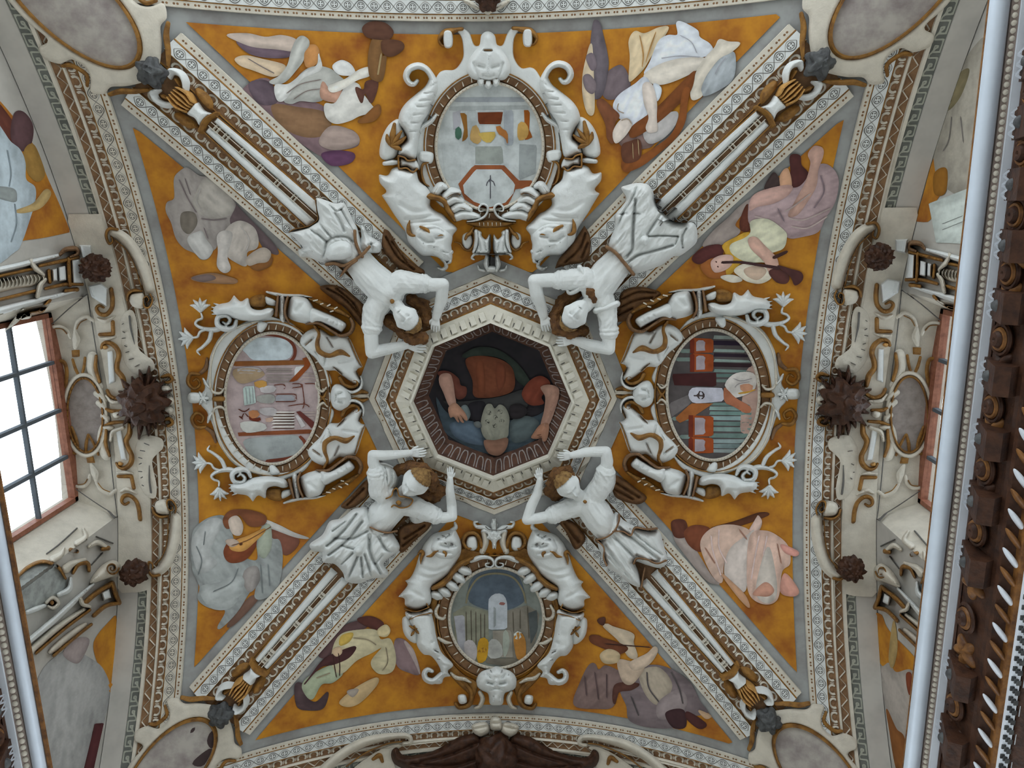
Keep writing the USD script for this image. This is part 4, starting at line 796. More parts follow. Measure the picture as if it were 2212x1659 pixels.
def place_head(c, up, face, r):
    y = up/np.linalg.norm(up); z = face-y*(y@face); z /= np.linalg.norm(z); x = np.cross(y, z)
    v, f = head_shape(r); return c+v[:,:1]*x+v[:,1:2]*y+v[:,2:]*z, f
def folds_along(axis, amp, f1=26., f2=4., seed=0):
    axis = axis/np.linalg.norm(axis); x = np.cross(axis, [.2, .1, 1.]); x /= np.linalg.norm(x); y = np.cross(axis, x)
    def f(v):
        u = np.stack([v@x*f1, v@y*f1, v@axis*f2], -1); n = meshkit.fbm(u+seed*7.7, 2, seed); return amp*(np.abs(2*n-1)*-2+.6)
    return f
def angel(T, x0, y0, k, torso, arms, neck, head, skirt, skirt_cr, belts, hair, wings, extras=(), skirtH=.26, fold_seed=1):
    tr = Tr(T, x0, y0, k, base=.047); U = k*7.35/F
    P = lambda p: hit([(x0+k*p[0], y0+k*p[1])], p[2])[0]
    core = []; cloth = []
    tc = [P(p) for p in torso]; tq = [p[3]*U for p in torso]
    core += limb(tc, [q*.72 for q in tq]); cloth += limb(tc, tq)
    for side, sleeve, bare, hd in arms:
        sp = [P(p) for p in sleeve]; sr = [p[3]*U for p in sleeve]; core += limb([tc[-1]]+sp, [tq[-1]*.5]+[q*.7 for q in sr]); cloth += limb([tc[-1]]+sp, [tq[-1]*.75]+sr)
        bp = [P(p) for p in bare]; br = [p[3]*U for p in bare]; core += limb([sp[-1]]+bp, [br[0]]+br)
        end = P(hd[:3]); core += hand(bp[-1], end-bp[-1], float(np.linalg.norm(end-bp[-1]))*1.0, side)
        rad = sr[-1]; a, n, s = frame_at(sp[-2], sp[-1]); tt = np.linspace(0, 2*np.pi, 13)
        for j in range(2): cloth += limb([sp[-1]-a*rad*.45*j+(n*math.cos(q)+s*math.sin(q))*rad*.86 for q in tt], [rad*.24]*13)
    chin, crown, turn, hr = head
    pc, pk = P(chin), P(crown); up = pk-pc; hc = (pc+pk)/2; r = np.linalg.norm(up)/2*1.12
    core += limb([tc[-1], P(neck), hc], [neck[3]*U*1.2, neck[3]*U, neck[3]*U*.9])
    v, f = body(core, .016, 6); v = clear(v, .07)
    bm = m3.Manifold(m3.Mesh(np.asarray(v, np.float32), np.asarray(f, np.uint32)))
    hv, hf = place_head(hc, up, np.array([0, 0, -1.])+np.asarray(turn, float), r)
    hm = m3.Manifold(m3.Mesh(np.asarray(hv, np.float32), np.asarray(hf, np.uint32)))
    cv, cf = head_shape(1.); sel = (cv[:,1]-.75*cv[:,2] > .36); cf2 = cf[sel[cf].all(1)]; yy = up/np.linalg.norm(up); zz = np.array([0, 0, -1.])+np.asarray(turn, float); zz = zz-yy*(yy@zz); zz /= np.linalg.norm(zz)
    cv = cv*(1.07+.16*(meshkit.fbm(cv*[9, 3.5, 9], 2, 8)-.35))[:,None]*r; cw = hc+cv[:,:1]*np.cross(yy, zz)+cv[:,1:2]*yy+cv[:,2:]*zz
    T.add('hair_cap', (cw, cf2), mat('gilded_curls', (150,118,72), mottle=.3, scale=26., second=(96,68,42)), 'gilded curls over the crown of the head')
    u = (bm+hm).to_mesh()
    if len(u.tri_verts) < 100: u = None; T.add('body', join([(v, f), (hv, hf)]), WHITE, 'white stucco head, neck and bare forearms')
    else: T.add('body', (u.vert_properties[:,:3], u.tri_verts), WHITE, 'white stucco head, neck and bare forearms', smooth=50)
    ax = tc[-1]-tc[0]
    bv, bf = body(cloth, .014, 5, folds_along(ax, .011, 22., 3.5, fold_seed)); T.add('bodice', (clear(bv, .05), bf), WHITE, smooth=True)
    sd = LineString([(torso[0][0], torso[0][1]), (torso[-1][0], torso[-1][1])]); d = np.array([torso[-1][0]-torso[0][0], torso[-1][1]-torso[0][1]], float); d /= np.linalg.norm(d); pd = np.array([-d[1], d[0]])
    def fl(Q):
        q = (Q-[x0, y0])/k; u2 = q@pd; w2 = q@d; n = meshkit.fbm(np.stack([u2*.022*k/.25, w2*.005*k/.25, 0*u2+fold_seed], -1), 3, fold_seed); return -.05*np.abs(2*n-1)
    for g, cr in zip(skirt, skirt_cr): tr.rel('skirt', g, skirtH, 70*.25/k, crease=cr, sp=2.1, folds=fl)
    for b, w in belts: tr.strk('belt', b, w, .05, BROWN, lift=skirtH*.92)
    hp = [[P(p) for p in ch] for ch in hair]
    hb = []
    for ch, pp_ in zip(hair, hp): hb += limb(pp_, [p[3]*U for p in ch])
    if hb:
        hv, hf = body(hb, .018, 4, lambda v: .055*(meshkit.fbm(v*30, 3, 4)-.5))
        T.add('hair', (clear(hv, .07), hf), mat('gilded_hair', (112,78,44), mottle=.3, scale=20., second=(74,50,34)))
    for w in wings: tr.rel('wing', w[0], .10, 26*.25/k, mat('wing_brown', (110,78,48), mottle=.25, scale=14., second=(78,54,36)), crease=w[1], sp=2.1)
    for e in extras: e(tr)
# upper left
T = Thing('stucco_angel', 'white stucco angel with rounded swelling drapery, upper left of the octagonal ring', 'statue', 'stucco angels around the ring')
angel(T, 560, 380, .25316,
  [(830,700,.10,115), (930,840,.13,135), (1090,990,.17,150)],
  [(1, [(1210,905,.22,100),(1420,920,.26,72)], [(1470,930,.28,58),(1568,925,.30,52),(1555,1050,.28,54),(1508,1205,.20,36)], (1495,1345,.15)),
   (-1, [(980,1150,.22,98),(960,1300,.26,80)], [(955,1370,.28,62),(962,1505,.30,57),(1100,1475,.28,52),(1265,1440,.20,37)], (1420,1475,.15))],
  (1150,1080,.24,62), ((1165,1125,.30),(1345,1300,.34),(.1,-.12,0),0),
  [[(480,200),(510,190),(590,215),(650,235),(715,228),(750,270),(800,380),(835,440),(870,560),(900,660),(850,760),(780,800),(700,770),(600,750),(540,740),(480,720),(410,690),(350,690),(335,630),(370,610),(330,560),(258,480),(300,465),(400,440),(455,410),(500,370),(480,280)],
   [(865,430),(900,440),(925,500),(985,535),(1045,580),(1030,650),(960,660),(880,670),(850,600),(870,520)]],
  [[([(420,450),(500,500),(575,560)],9,.06),([(490,380),(560,460),(610,520)],9,.06),([(650,320),(690,380),(725,470)],11,.05),([(700,290),(760,400),(800,470)],9,.05),([(560,620),(580,560),(650,520),(740,520),(800,560)],11,.06),([(545,690),(560,640)],9,.05),([(340,640),(410,660),(470,700),(545,745)],10,.06),([(600,250),(660,300),(720,270)],8,.05)], [([(900,480),(950,560),(960,640)],9,.05),([(930,590),(1000,570)],8,.04)]],
  [([(575,755),(640,745),(720,765),(800,725),(880,670),(940,605)], 34), ([(815,470),(822,560),(850,640),(880,690)], 34), ([(830,720),(760,770),(690,860)], [34,38,14])],
  [[(1110,1235,.12,60),(1200,1300,.2,60),(1300,1390,.22,55),(1400,1380,.22,50)], [(1300,1060,.12,50),(1400,1110,.14,55),(1430,1230,.16,50)]],
  [([(1065,450,1),(1110,475),(1160,560),(1240,680),(1340,760),(1410,810),(1390,850),(1280,835),(1190,790),(1120,720),(1060,640),(1045,560)], [([(1080,520),(1180,690),(1320,800)],8,.05),([(1130,560),(1260,740)],8,.05)]),
   ([(515,955),(600,928),(700,950),(800,1020),(885,1100),(910,1250),(880,1295),(800,1210),(740,1130),(640,1060)], [([(580,960),(720,1040),(850,1180)],8,.05),([(660,960),(800,1080),(880,1220)],8,.05)])],
  [lambda t: t.strk('hem', [(480,200),(490,290),(500,370),(455,410),(400,435),(300,455),(255,480)], 12, .05, OCHRE, lift=.10), lambda t: t.rel('brooch', [(1110,1060),(1135,1045),(1158,1062),(1150,1090),(1120,1092)], .06, 14, OCHRE, lift=.33),
   lambda t: t.rel('apron', [(545,680),(570,590),(650,535),(740,530),(810,580),(820,680),(760,730),(680,745),(590,740)], .34, 80)], fold_seed=2)
# upper right
T = Thing('stucco_angel', 'white stucco angel with crossed bare legs and knotted drapery, upper right of the octagonal ring', 'statue', 'stucco angels around the ring')
angel(T, 1100, 380, .25316,
  [(925,740,.10,125), (830,850,.13,140), (750,960,.17,135)],
  [(-1, [(640,880,.22,100),(420,890,.26,76)], [(340,890,.28,60),(215,895,.30,56),(235,1010,.29,58),(275,1120,.25,48),(292,1195,.20,39)], (330,1340,.15)),
   (1, [(820,1100,.22,92),(845,1240,.26,76),(850,1340,.27,76)], [(850,1390,.28,58),(850,1475,.30,54),(710,1450,.28,56),(545,1400,.20,37)], (395,1420,.15))],
  (690,1075,.24,60), ((645,1080,.30),(480,1290,.34),(-.1,-.12,0),0),
  [[(955,105),(1000,80),(1090,60),(1180,72),(1225,130),(1245,200),(1270,260),(1330,330),(1400,385),(1480,400),(1570,400),(1605,470),(1600,560),(1545,620),(1460,680),(1400,690),(1300,760),(1200,800),(1080,835),(1010,830),(930,740),(850,640),(860,540),(900,440),(905,330),(960,260),(1000,190)]],
  [[([(1100,70),(1050,190),(970,330),(880,520)],11,.08),([(1080,200),(1065,330),(1055,500),(1050,620),(990,700)],12,.09),([(1010,740),(1090,680),(1230,640),(1400,590)],11,.08),([(1190,515),(1300,510),(1440,515)],8,.06),([(1290,330),(1220,430),(1180,500)],9,.06),([(1510,450),(1475,520),(1480,610)],9,.06),([(1440,520),(1420,580)],8,.05),([(930,330),(1000,320)],8,.05),([(1060,320),(1110,320)],8,.05),([(1000,250),(960,330)],8,.05)]],
  [([(830,605),(900,650),(980,740),(1060,840)], [34,38,38,34])],
  [[(560,1000,.10,55),(450,1080,.16,50),(390,1200,.18,50),(410,1310,.2,45),(520,1345,.24,42),(640,1320,.18,46)], [(690,980,.30,40),(730,1050,.28,36)]],
  [([(935,1110),(960,990),(1080,945),(1200,960),(1290,995),(1270,1045),(1180,1110),(1080,1160),(1030,1230),(900,1240),(925,1170)], [([(960,1050),(1100,990),(1250,1000)],8,.05),([(950,1120),(1080,1060),(1220,1040)],8,.05),([(930,1190),(1050,1130)],8,.05)]),
   ([(640,425,1),(680,490),(695,570),(680,690),(620,740),(500,760),(390,790,1),(430,700),(530,590)], [([(650,490),(600,620),(480,740)],8,.05),([(670,570),(620,700)],8,.05)])],
  [lambda t: t.strk('hem', [(1255,150),(1245,190),(1290,200),(1260,240),(1300,270),(1270,290),(1300,310),(1340,290),(1350,310),(1400,270),(1430,280)], 12, .05, INK, lift=.13), lambda t: t.strk('hem', [(1270,370),(1310,390),(1285,430),(1300,400),(1370,370),(1400,380),(1410,350),(1450,390),(1490,370),(1520,385)], 12, .05, INK, lift=.20),
   lambda t: t.rel('knot', [(1105,540),(1140,500),(1190,515),(1205,560),(1170,600),(1120,590)], .36, 40), lambda t: t.strk('sleeve_roll', [(600,780),(630,850),(600,950),(520,1000),(490,960)], [50,62,66,50,30], .10, lift=.22), lambda t: t.strk('sleeve_roll', [(740,1150),(830,1130),(920,1090)], [60,80,60], .10, lift=.24)], skirtH=.24, fold_seed=5)
# lower left
T = Thing('stucco_angel', 'white stucco angel in swirling knotted robe with star collar, lower left of the octagonal ring', 'statue', 'stucco angels around the ring')
angel(T, 380, 940, .39795,
  [(1090,500,.10,80), (1130,430,.14,92), (1190,370,.17,84)],
  [(-1, [(1105,300,.22,60),(1090,200,.26,52)], [(1072,150,.28,34),(1068,108,.30,29),(1130,110,.29,29),(1190,106,.26,26),(1272,97,.20,20)], (1360,96,.15)),
   (1, [(1290,385,.22,60),(1380,425,.26,52),(1415,440,.27,44)], [(1450,448,.28,32),(1500,442,.30,29),(1497,380,.29,29),(1487,300,.25,25),(1488,236,.20,18)], (1490,175,.15))],
  (1245,300,.24,38), ((1262,292,.30),(1345,214,.34),(.15,-.3,0),0),
  [[(1040,400),(1000,392),(955,405),(900,450),(835,468),(795,540),(728,590),(740,625),(790,640),(800,690),(860,700),(905,745),(925,795),(1000,805),(1060,780),(1140,772),(1150,740),(1130,690),(1215,620),(1195,560),(1160,520),(1090,510)]],
  [[([(980,430),(900,530),(820,600)],7,.09),([(1010,470),(930,570),(830,650)],7,.09),([(1040,520),(960,560),(860,560)],7,.07),([(1050,540),(1055,640),(1110,750)],8,.1),([(985,660),(955,730),(930,785)],6,.09),([(1005,665),(1015,770)],6,.08),([(1025,650),(1060,760)],6,.08),([(1100,550),(1140,620),(1190,640)],7,.09),([(960,640),(900,700)],6,.07),([(920,470),(850,520)],6,.06),([(900,600),(970,620)],6,.06),([(1120,650),(1080,700)],6,.06)]],
  [([(1055,500),(1100,520),(1150,530),(1200,520)], 14)],
  [[(1200,190,.16,30),(1280,170,.22,32),(1345,185,.26,34),(1395,235,.26,32),(1400,280,.2,30)], [(1330,315,.14,34),(1400,340,.14,36),(1440,300,.12,32)]],
  [([(895,385),(950,330),(1040,240),(1045,320),(1000,370),(940,400)], [([(930,380),(1020,290)],6,.05)]), ([(1215,500),(1290,470),(1385,460),(1370,510),(1300,570),(1225,640),(1205,570)], [([(1240,560),(1350,490)],6,.05),([(1230,600),(1310,540)],6,.05)])],
  [lambda t: t.rel('knot', [(955,630),(975,600),(1010,600),(1022,635),(1000,660),(970,655)], .38, 24), lambda t: t.strk('collar', [(1140,345),(1170,330),(1180,300),(1200,290),(1212,330),(1240,335),(1285,350),(1265,385),(1220,395),(1185,380),(1170,390)], 12, .03, OCHRE, lift=.36), lambda t: t.rel('brooch', [(1190,365),(1210,350),(1228,368),(1210,385)], .05, 10, OCHRE, lift=.37),
   lambda t: t.rel('hanging_sleeve', [(1070,165),(1130,150),(1190,180),(1210,230),(1190,290),(1130,330),(1060,345),(1042,280),(1055,220)], .30, 40, crease=[([(1090,180),(1080,270),(1090,330)],7,.06),([(1130,180),(1140,260),(1100,320)],7,.06),([(1170,190),(1170,260),(1130,310)],7,.06)]), lambda t: t.rel('sleeve_drape', [(1275,380),(1330,350),(1390,370),(1400,420),(1350,470),(1290,480),(1262,430)], .30, 40, crease=[([(1300,390),(1320,460)],7,.06),([(1340,380),(1360,440)],7,.06)])], skirtH=.28, fold_seed=8)
# lower right
T = Thing('stucco_angel', 'white stucco angel gazing down with a corded waist, lower right of the octagonal ring', 'statue', 'stucco angels around the ring')
angel(T, 1120, 940, .4333,
  [(445,480,.10,68), (400,410,.14,82), (350,340,.17,78)],
  [(1, [(420,240,.22,56),(435,180,.26,46)], [(442,130,.28,32),(437,82,.30,28),(380,82,.29,27),(330,86,.26,25),(268,100,.20,19)], (190,112,.15)),
   (-1, [(255,365,.22,52),(170,398,.26,44)], [(110,412,.28,30),(42,422,.30,27),(65,350,.29,27),(95,290,.25,24),(108,222,.20,17)], (100,165,.15))],
  (300,300,.24,34), ((284,288,.30),(208,212,.34),(-.1,-.3,0),0),
  [[(480,385),(520,420),(580,455),(645,478),(700,478),(722,540),(742,630),(705,662),(640,648),(582,632),(602,690),(610,755),(560,742),(500,695),(438,655),(415,600),(395,540),(420,500)]],
  [[([(470,500),(530,560),(610,640)],7,.07),([(500,460),(600,540),(700,620)],7,.07),([(430,550),(480,620),(560,720)],7,.06),([(560,470),(640,540),(720,600)],6,.05),([(590,600),(640,630),(700,630)],6,.06),([(450,610),(520,690)],6,.05)]],
  [([(388,522),(440,508),(480,475),(500,430),(502,398)], 13), ([(470,480),(520,480),(560,500),(580,462),(640,470),(690,465)], 12), ([(388,522),(425,560),(425,610),(440,650)], 11)],
  [[(245,180,.22,28),(190,190,.26,30),(165,240,.26,28),(185,285,.2,26)], [(250,200,.3,22),(290,225,.28,20)], [(190,300,.12,30),(150,280,.12,28)]],
  [([(465,200),(520,215),(580,260),(640,310),(595,345),(500,320),(470,280)], [([(490,240),(600,310)],6,.05),([(480,270),(570,320)],6,.05)]), ([(195,420),(270,430),(335,510),(285,570),(240,490)], [([(230,440),(300,530)],6,.05)])],
  [lambda t: t.strk('hem', [(575,640),(590,615),(640,620),(690,640),(735,625)], 13, .04, BROWN, lift=.26), lambda t: t.strk('hem', [(630,660),(620,710),(612,760)], 12, .05, BROWN, lift=.10), lambda t: t.rel('brooch', [(318,330),(332,320),(345,332),(332,345)], .05, 8, OCHRE, lift=.36),
   lambda t: t.rel('sleeve_drape', [(390,170),(440,150),(480,180),(485,240),(455,290),(400,260)], .30, 34, crease=[([(410,190),(440,250)],6,.05),([(440,170),(465,240)],6,.05)]), lambda t: t.rel('sleeve_drape', [(130,380),(190,350),(250,340),(270,400),(220,430),(150,440)], .30, 34, crease=[([(160,380),(200,430)],6,.05),([(200,360),(240,420)],6,.05)])], skirtH=.26, fold_seed=11)
# ================================================================ painted figures on the orange grounds
RIBPX = unary_union([Polygon(px(ribmap(sx, sy)(np.array([(q, -.1315) for q in np.linspace(.47, 1.37, 24)]+[(q, .1315) for q in np.linspace(1.37, .47, 24)]), 0.))) for sx, sy in WHERE]+
    [Polygon(px(archmap(q_)(np.array([(t, 1.033) for t in np.linspace(-1.1, 1.1, 40)]+[(t, 1.2) for t in np.linspace(1.1, -1.1, 40)]), 0.))) for q_ in 'lrtb'])
def fresco(label, x0, y0, k, layers, lines=(), h0=.007, T=None, cat='painted figure'):
    T = T or Thing('painted_angel', label, cat, 'painted figures on the orange grounds')
    tr = Tr(T, x0, y0, k)
    keep = T.name.startswith('painted'); cutg = lambda g: g.difference(RIBPX) if keep else g
    for i, (nm, pts, col) in enumerate(layers):
        g = cutg(poly(tr.c(pts))); mt = col
        if isinstance(col, UsdShade.Material): T.add(nm, flat(g, h0+.0007*i), mt); continue
        g = g.buffer(1.2).difference(RIBPX) if keep else g.buffer(1.)
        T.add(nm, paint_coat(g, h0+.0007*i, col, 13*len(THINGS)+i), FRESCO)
    h = h0+.0007*len(layers)
    for j, (nm, ls, w, col) in enumerate(lines): tr.ln(nm, ls, w, h+.0006*j, col)
    return T
fresco('painted winged angel blowing a dark double trumpet above a purple cloud', 320, 40, .25316, [
 ('cloud', [(790,650),(900,535),(1030,520),(1100,640),(1260,700),(1350,700),(1500,760),(1510,900),(1750,960),(1790,1080),(1600,1130),(1500,1180),(1300,1060),(1150,960),(950,780)], (122,100,104)),
 ('cloud', [(1060,740),(1280,760),(1500,800),(1560,900),(1480,1000),(1300,1000),(1120,900)], (128,98,72)), ('cloud', [(860,560),(1000,530),(1090,620),(1090,720),(940,720)], (96,82,90)), ('cloud', [(1560,920),(1760,970),(1790,1070),(1600,1120),(1460,1060)], (158,140,132)), ('purple_scarf', [(1480,1160),(1600,1130),(1740,1145),(1760,1190),(1700,1240),(1560,1250)], (92,60,86)),
 ('wing', [(760,190),(1000,250),(1250,280),(1180,330),(1000,330),(850,290)], (104,88,98)), ('wing', [(675,138),(850,130),(1000,160),(1140,145),(1265,185),(1265,275),(1100,260),(900,240),(760,190)], (188,172,160)), ('wing', [(742,345),(830,318),(960,345),(1165,400),(1130,470),(1050,492),(900,440),(790,400)], (198,178,152)), ('robe', [(1330,260),(1420,225),(1460,290),(1440,380),(1350,410)], (180,128,78)),
 ('leg', [(1260,190),(1310,150),(1365,180),(1370,230),(1330,290),(1320,360),(1260,440),(1180,530),(1100,560),(1035,540),(1120,490),(1190,400),(1220,290)], (178,178,172)),
 ('robe', [(1160,690),(1250,540),(1330,450),(1430,410),(1550,430),(1640,500),(1700,560),(1620,600),(1500,640),(1490,690),(1420,710),(1300,700),(1220,725)], (168,168,162)), ('robe', [(1085,570),(1200,560),(1330,460),(1440,400),(1455,300,1),(1475,430),(1330,500),(1250,580),(1160,695),(1100,690)], (204,204,200)),
 ('cloak', [(1490,540),(1560,620),(1640,600),(1640,710),(1480,680)], (180,140,120)), ('sleeve', [(1575,405),(1650,358),(1730,395),(1765,470),(1700,485),(1620,470)], (206,206,204)), ('torso', [(1600,720),(1700,560),(1790,560),(1830,640),(1905,740),(1930,790),(1800,830),(1720,870),(1600,895),(1520,840),(1510,730)], (200,198,192)),
 ('arm', [(1545,575),(1680,520),(1800,440),(1885,420),(1890,485),(1780,525),(1640,610),(1560,625)], (214,210,200)), ('hair', [(1860,540),(1950,530),(1955,600),(1905,720),(1850,640),(1820,720),(1770,590),(1840,610)], (92,60,50)), ('trumpet', [(1880,320),(1920,170),(2000,180),(1995,320),(2030,330),(2000,520),(1930,525),(1890,480)], (116,84,52)),
 ('trumpet_bell', [(1830,80),(1900,30),(2020,40),(2090,110),(2060,170),(1950,175),(1860,150)], (86,58,46)), ('trumpet_bell', [(2000,190),(2150,195),(2180,255),(2090,320),(2010,300)], (92,62,46)), ('mute', [(1790,880),(1850,830),(1960,735),(1985,800),(1930,870),(1840,890)], (130,86,46))],
 [('fold', [[(850,340),(950,400),(1080,470)],[(1180,640),(1300,560),(1480,520)],[(1240,690),(1350,620),(1470,600)]], 9, (140,128,118)), ('trumpet_light', [[(1990,300),(1960,480)]], 16, (176,150,108))])
fresco('painted angel in pale robes leaning over a large brown harp', 1240, 40, .25316, [
 ('shadow_cloud', [(270,480),(400,400),(470,520),(460,640),(300,690),(240,620)], (106,94,98)), ('shadow_cloud', [(380,1000),(560,980),(700,1000),(640,1100),(430,1100)], (120,98,92)), ('wing', [(165,40),(200,20),(225,60),(255,180),(280,290),(290,420),(240,650),(160,650),(140,300)], (100,92,98)), ('wing', [(110,320),(150,220),(165,500),(170,790),(120,810),(80,680),(75,500)], (208,190,162)), ('wing_bar', [(80,500),(130,480),(185,560),(160,640),(100,600)], (120,108,112)), ('wing_bar', [(105,330),(160,300),(190,400),(150,440)], (116,104,110)),
 ('shawl', [(470,190),(520,110),(600,130),(720,80),(805,75),(750,180),(650,330),(590,430),(500,520),(470,520),(480,330)], (210,190,156)), ('robe', [(600,470),(650,370),(720,200),(800,145),(885,140),(875,40),(920,30),(1050,100),(1070,160),(1160,220),(1180,290),(1080,330),(900,350),(700,420)], (206,210,216)), ('thigh', [(600,480),(750,385),(950,338),(1125,345),(1070,420),(930,500),(760,560),(650,545)], (204,196,184)),
 ('under_robe', [(1230,340),(1290,300),(1370,300),(1360,500),(1250,600),(1095,655),(1120,500)], (160,166,170)), ('leg', [(1240,180),(1320,200),(1415,210),(1340,285),(1240,340),(1130,480),(1080,600),(1090,660),(1010,692),(998,600),(1040,470),(1100,360),(1200,250)], (202,194,180)),
 ('torso', [(345,710),(400,640),(520,560),(600,500),(645,560),(640,700),(610,860),(560,900),(500,935),(470,880),(390,850),(340,770)], (204,208,216)), ('cloth', [(600,960),(760,830),(880,800),(860,910),(760,1020),(640,1065)], (170,166,164)), ('sleeve', [(680,560),(740,590),(735,660),(700,700)], (192,198,204)),
 ('harp', [(500,920),(700,770),(1000,470),(1025,490),(990,620),(880,740),(720,880),(560,990),(480,1010)], (116,68,36)), ('harp', [(940,600),(985,600),(965,720),(945,880),(865,1020),(700,1165),(560,1265),(430,1305),(415,1215),(540,1190),(700,1095),(830,990),(895,850),(915,700)], (130,76,38)), ('harp_base', [(410,1090),(480,1050),(560,1040),(560,1190),(430,1225)], (98,62,46)),
 ('arm', [(590,565),(660,560),(702,700),(702,850),(710,945),(690,965),(640,970),(615,930),(640,840),(600,720)], (204,192,182)), ('hair', [(195,730),(240,688),(330,770),(385,830),(345,900),(335,1060),(285,1020),(270,900)], (118,74,50)), ('face', [(335,970),(395,870),(460,858),(492,900),(470,950),(425,1010),(355,1062)], (206,194,184))],
 [('fold', [[(560,140),(590,300),(580,420)],[(700,110),(650,250),(610,380)]], [8,14,6], (178,136,84)), ('fold', [[(740,340),(900,320),(1080,330)],[(900,140),(1000,200),(1050,300)],[(1200,480),(1240,400),(1300,330)]], 8, (166,168,172)), ('collar', [[(380,720),(370,780),(430,810)],[(400,870),(460,855),(490,900)]], 9, (176,156,136)), ('harp_string', [[(545,1030),(555,1170)],[(500,1060),(505,1200)]], 6, (196,176,130))])
fresco('painted crouching grey-robed figure seen from behind, head bent down, in the left cap', 330, 340, .3151, [
 ('shadow', [(540,310),(640,400),(740,500),(840,610),(855,665),(760,620),(690,490),(600,440),(520,460)], (96,82,84)), ('robe', [(188,95),(240,75),(320,130),(400,142),(500,230),(565,320),(525,420),(530,470),(500,520),(445,560),(435,615),(410,640),(380,690),(330,697),(290,655),(215,620),(160,550),(130,450),(93,370),(100,310),(150,280),(148,150)], (150,143,138)), ('robe_back', [(275,300),(310,220),(350,150),(420,150),(500,230),(555,320),(530,390),(440,415),(340,395),(290,350)], (168,162,154)), ('hollow', [(200,385),(280,380),(302,450),(250,522),(198,480)], (118,110,100)), ('leg', [(238,560),(330,508),(362,560),(410,632),(370,692),(315,680)], (182,180,176)),
 ('torso', [(515,480),(600,437),(690,480),(722,560),(710,622),(645,650),(640,742),(560,712),(505,670),(450,600)], (174,166,158)), ('arm', [(442,545),(480,506),(542,520),(530,600),(508,680),(532,762),(490,790),(443,742),(450,640)], (188,182,176)), ('hair', [(670,740),(760,715),(815,680),(805,740),(720,775)], (120,80,44)), ('head', [(690,650),(760,620),(808,655),(785,712),(720,722),(660,740),(640,700)], (164,152,140)), ('horn', [(265,825),(400,795),(520,820),(580,845),(540,865),(330,852)], (146,112,84)), ('horn_shadow', [(270,825),(380,805),(430,830),(340,850)], (112,96,92))],
 [('fold', [[(180,150),(240,280),(300,380)],[(220,140),(260,260)],[(330,420),(420,430),(510,420)],[(350,480),(380,560)]], 8, (124,116,112)), ('fold', [[(330,210),(300,300),(340,370)],[(600,470),(660,560),(640,640)]], 8, (186,180,172))])
fresco('painted seated angel plucking a brown lute, low in the left cap', 380, 940, .39795, [
 ('shadow', [(300,1000),(400,880),(445,890),(330,1015),(280,1042)], (108,82,70)), ('wing', [(510,510),(640,540),(665,590),(600,650),(545,600)], (112,72,58)), ('wing', [(425,480),(480,460),(560,490),(640,530),(722,560),(650,553),(545,515),(500,500)], (188,184,178)),
 ('robe', [(88,560),(110,500),(180,450),(260,440),(290,500),(310,560),(330,640),(440,680),(440,560),(490,480),(520,560),(562,575),(577,680),(550,830),(480,885),(430,880),(440,800),(400,850),(330,960),(250,1042),(228,1040),(270,950),(180,935),(122,890),(130,820),(90,720)], (150,154,152)), ('sleeve', [(95,550),(180,458),(255,470),(212,560),(182,640),(222,700),(130,745),(90,640)], (174,176,174)), ('knee', [(380,730),(440,715),(452,790),(400,852),(365,790)], (142,136,132)), ('skirt', [(130,830),(240,800),(330,760),(370,800),(330,900),(270,945),(180,930)], (164,168,166)), ('sleeve', [(468,510),(510,490),(517,600),(480,665),(443,625)], (152,158,142)),
 ('lute', [(262,625),(290,580),(350,560),(425,545),(432,600),(380,672),(310,692),(272,672)], (118,64,40)), ('lute_face', [(292,600),(330,570),(390,548),(475,510),(480,525),(430,575),(370,625),(310,625)], (192,142,78)), ('hand', [(270,575),(310,565),(340,585),(300,605)], (196,176,160)), ('hair', [(258,455),(300,410),(400,408),(485,440),(475,485),(400,492),(340,430),(295,500),(270,500)], (120,74,50)), ('face', [(288,462),(332,440),(362,490),(350,540),(308,532)], (198,182,168))],
 [('fold', [[(110,600),(140,680),(120,760)],[(160,520),(150,600)],[(340,720),(300,800),(200,850)],[(500,700),(510,820)],[(460,700),(470,860)]], 6, (126,130,130)), ('lute_string', [[(300,600),(390,570),(520,495)]], 4, (120,80,50)), ('lute_rose', [[(350,592),(356,590)]], 14, (96,60,36))])
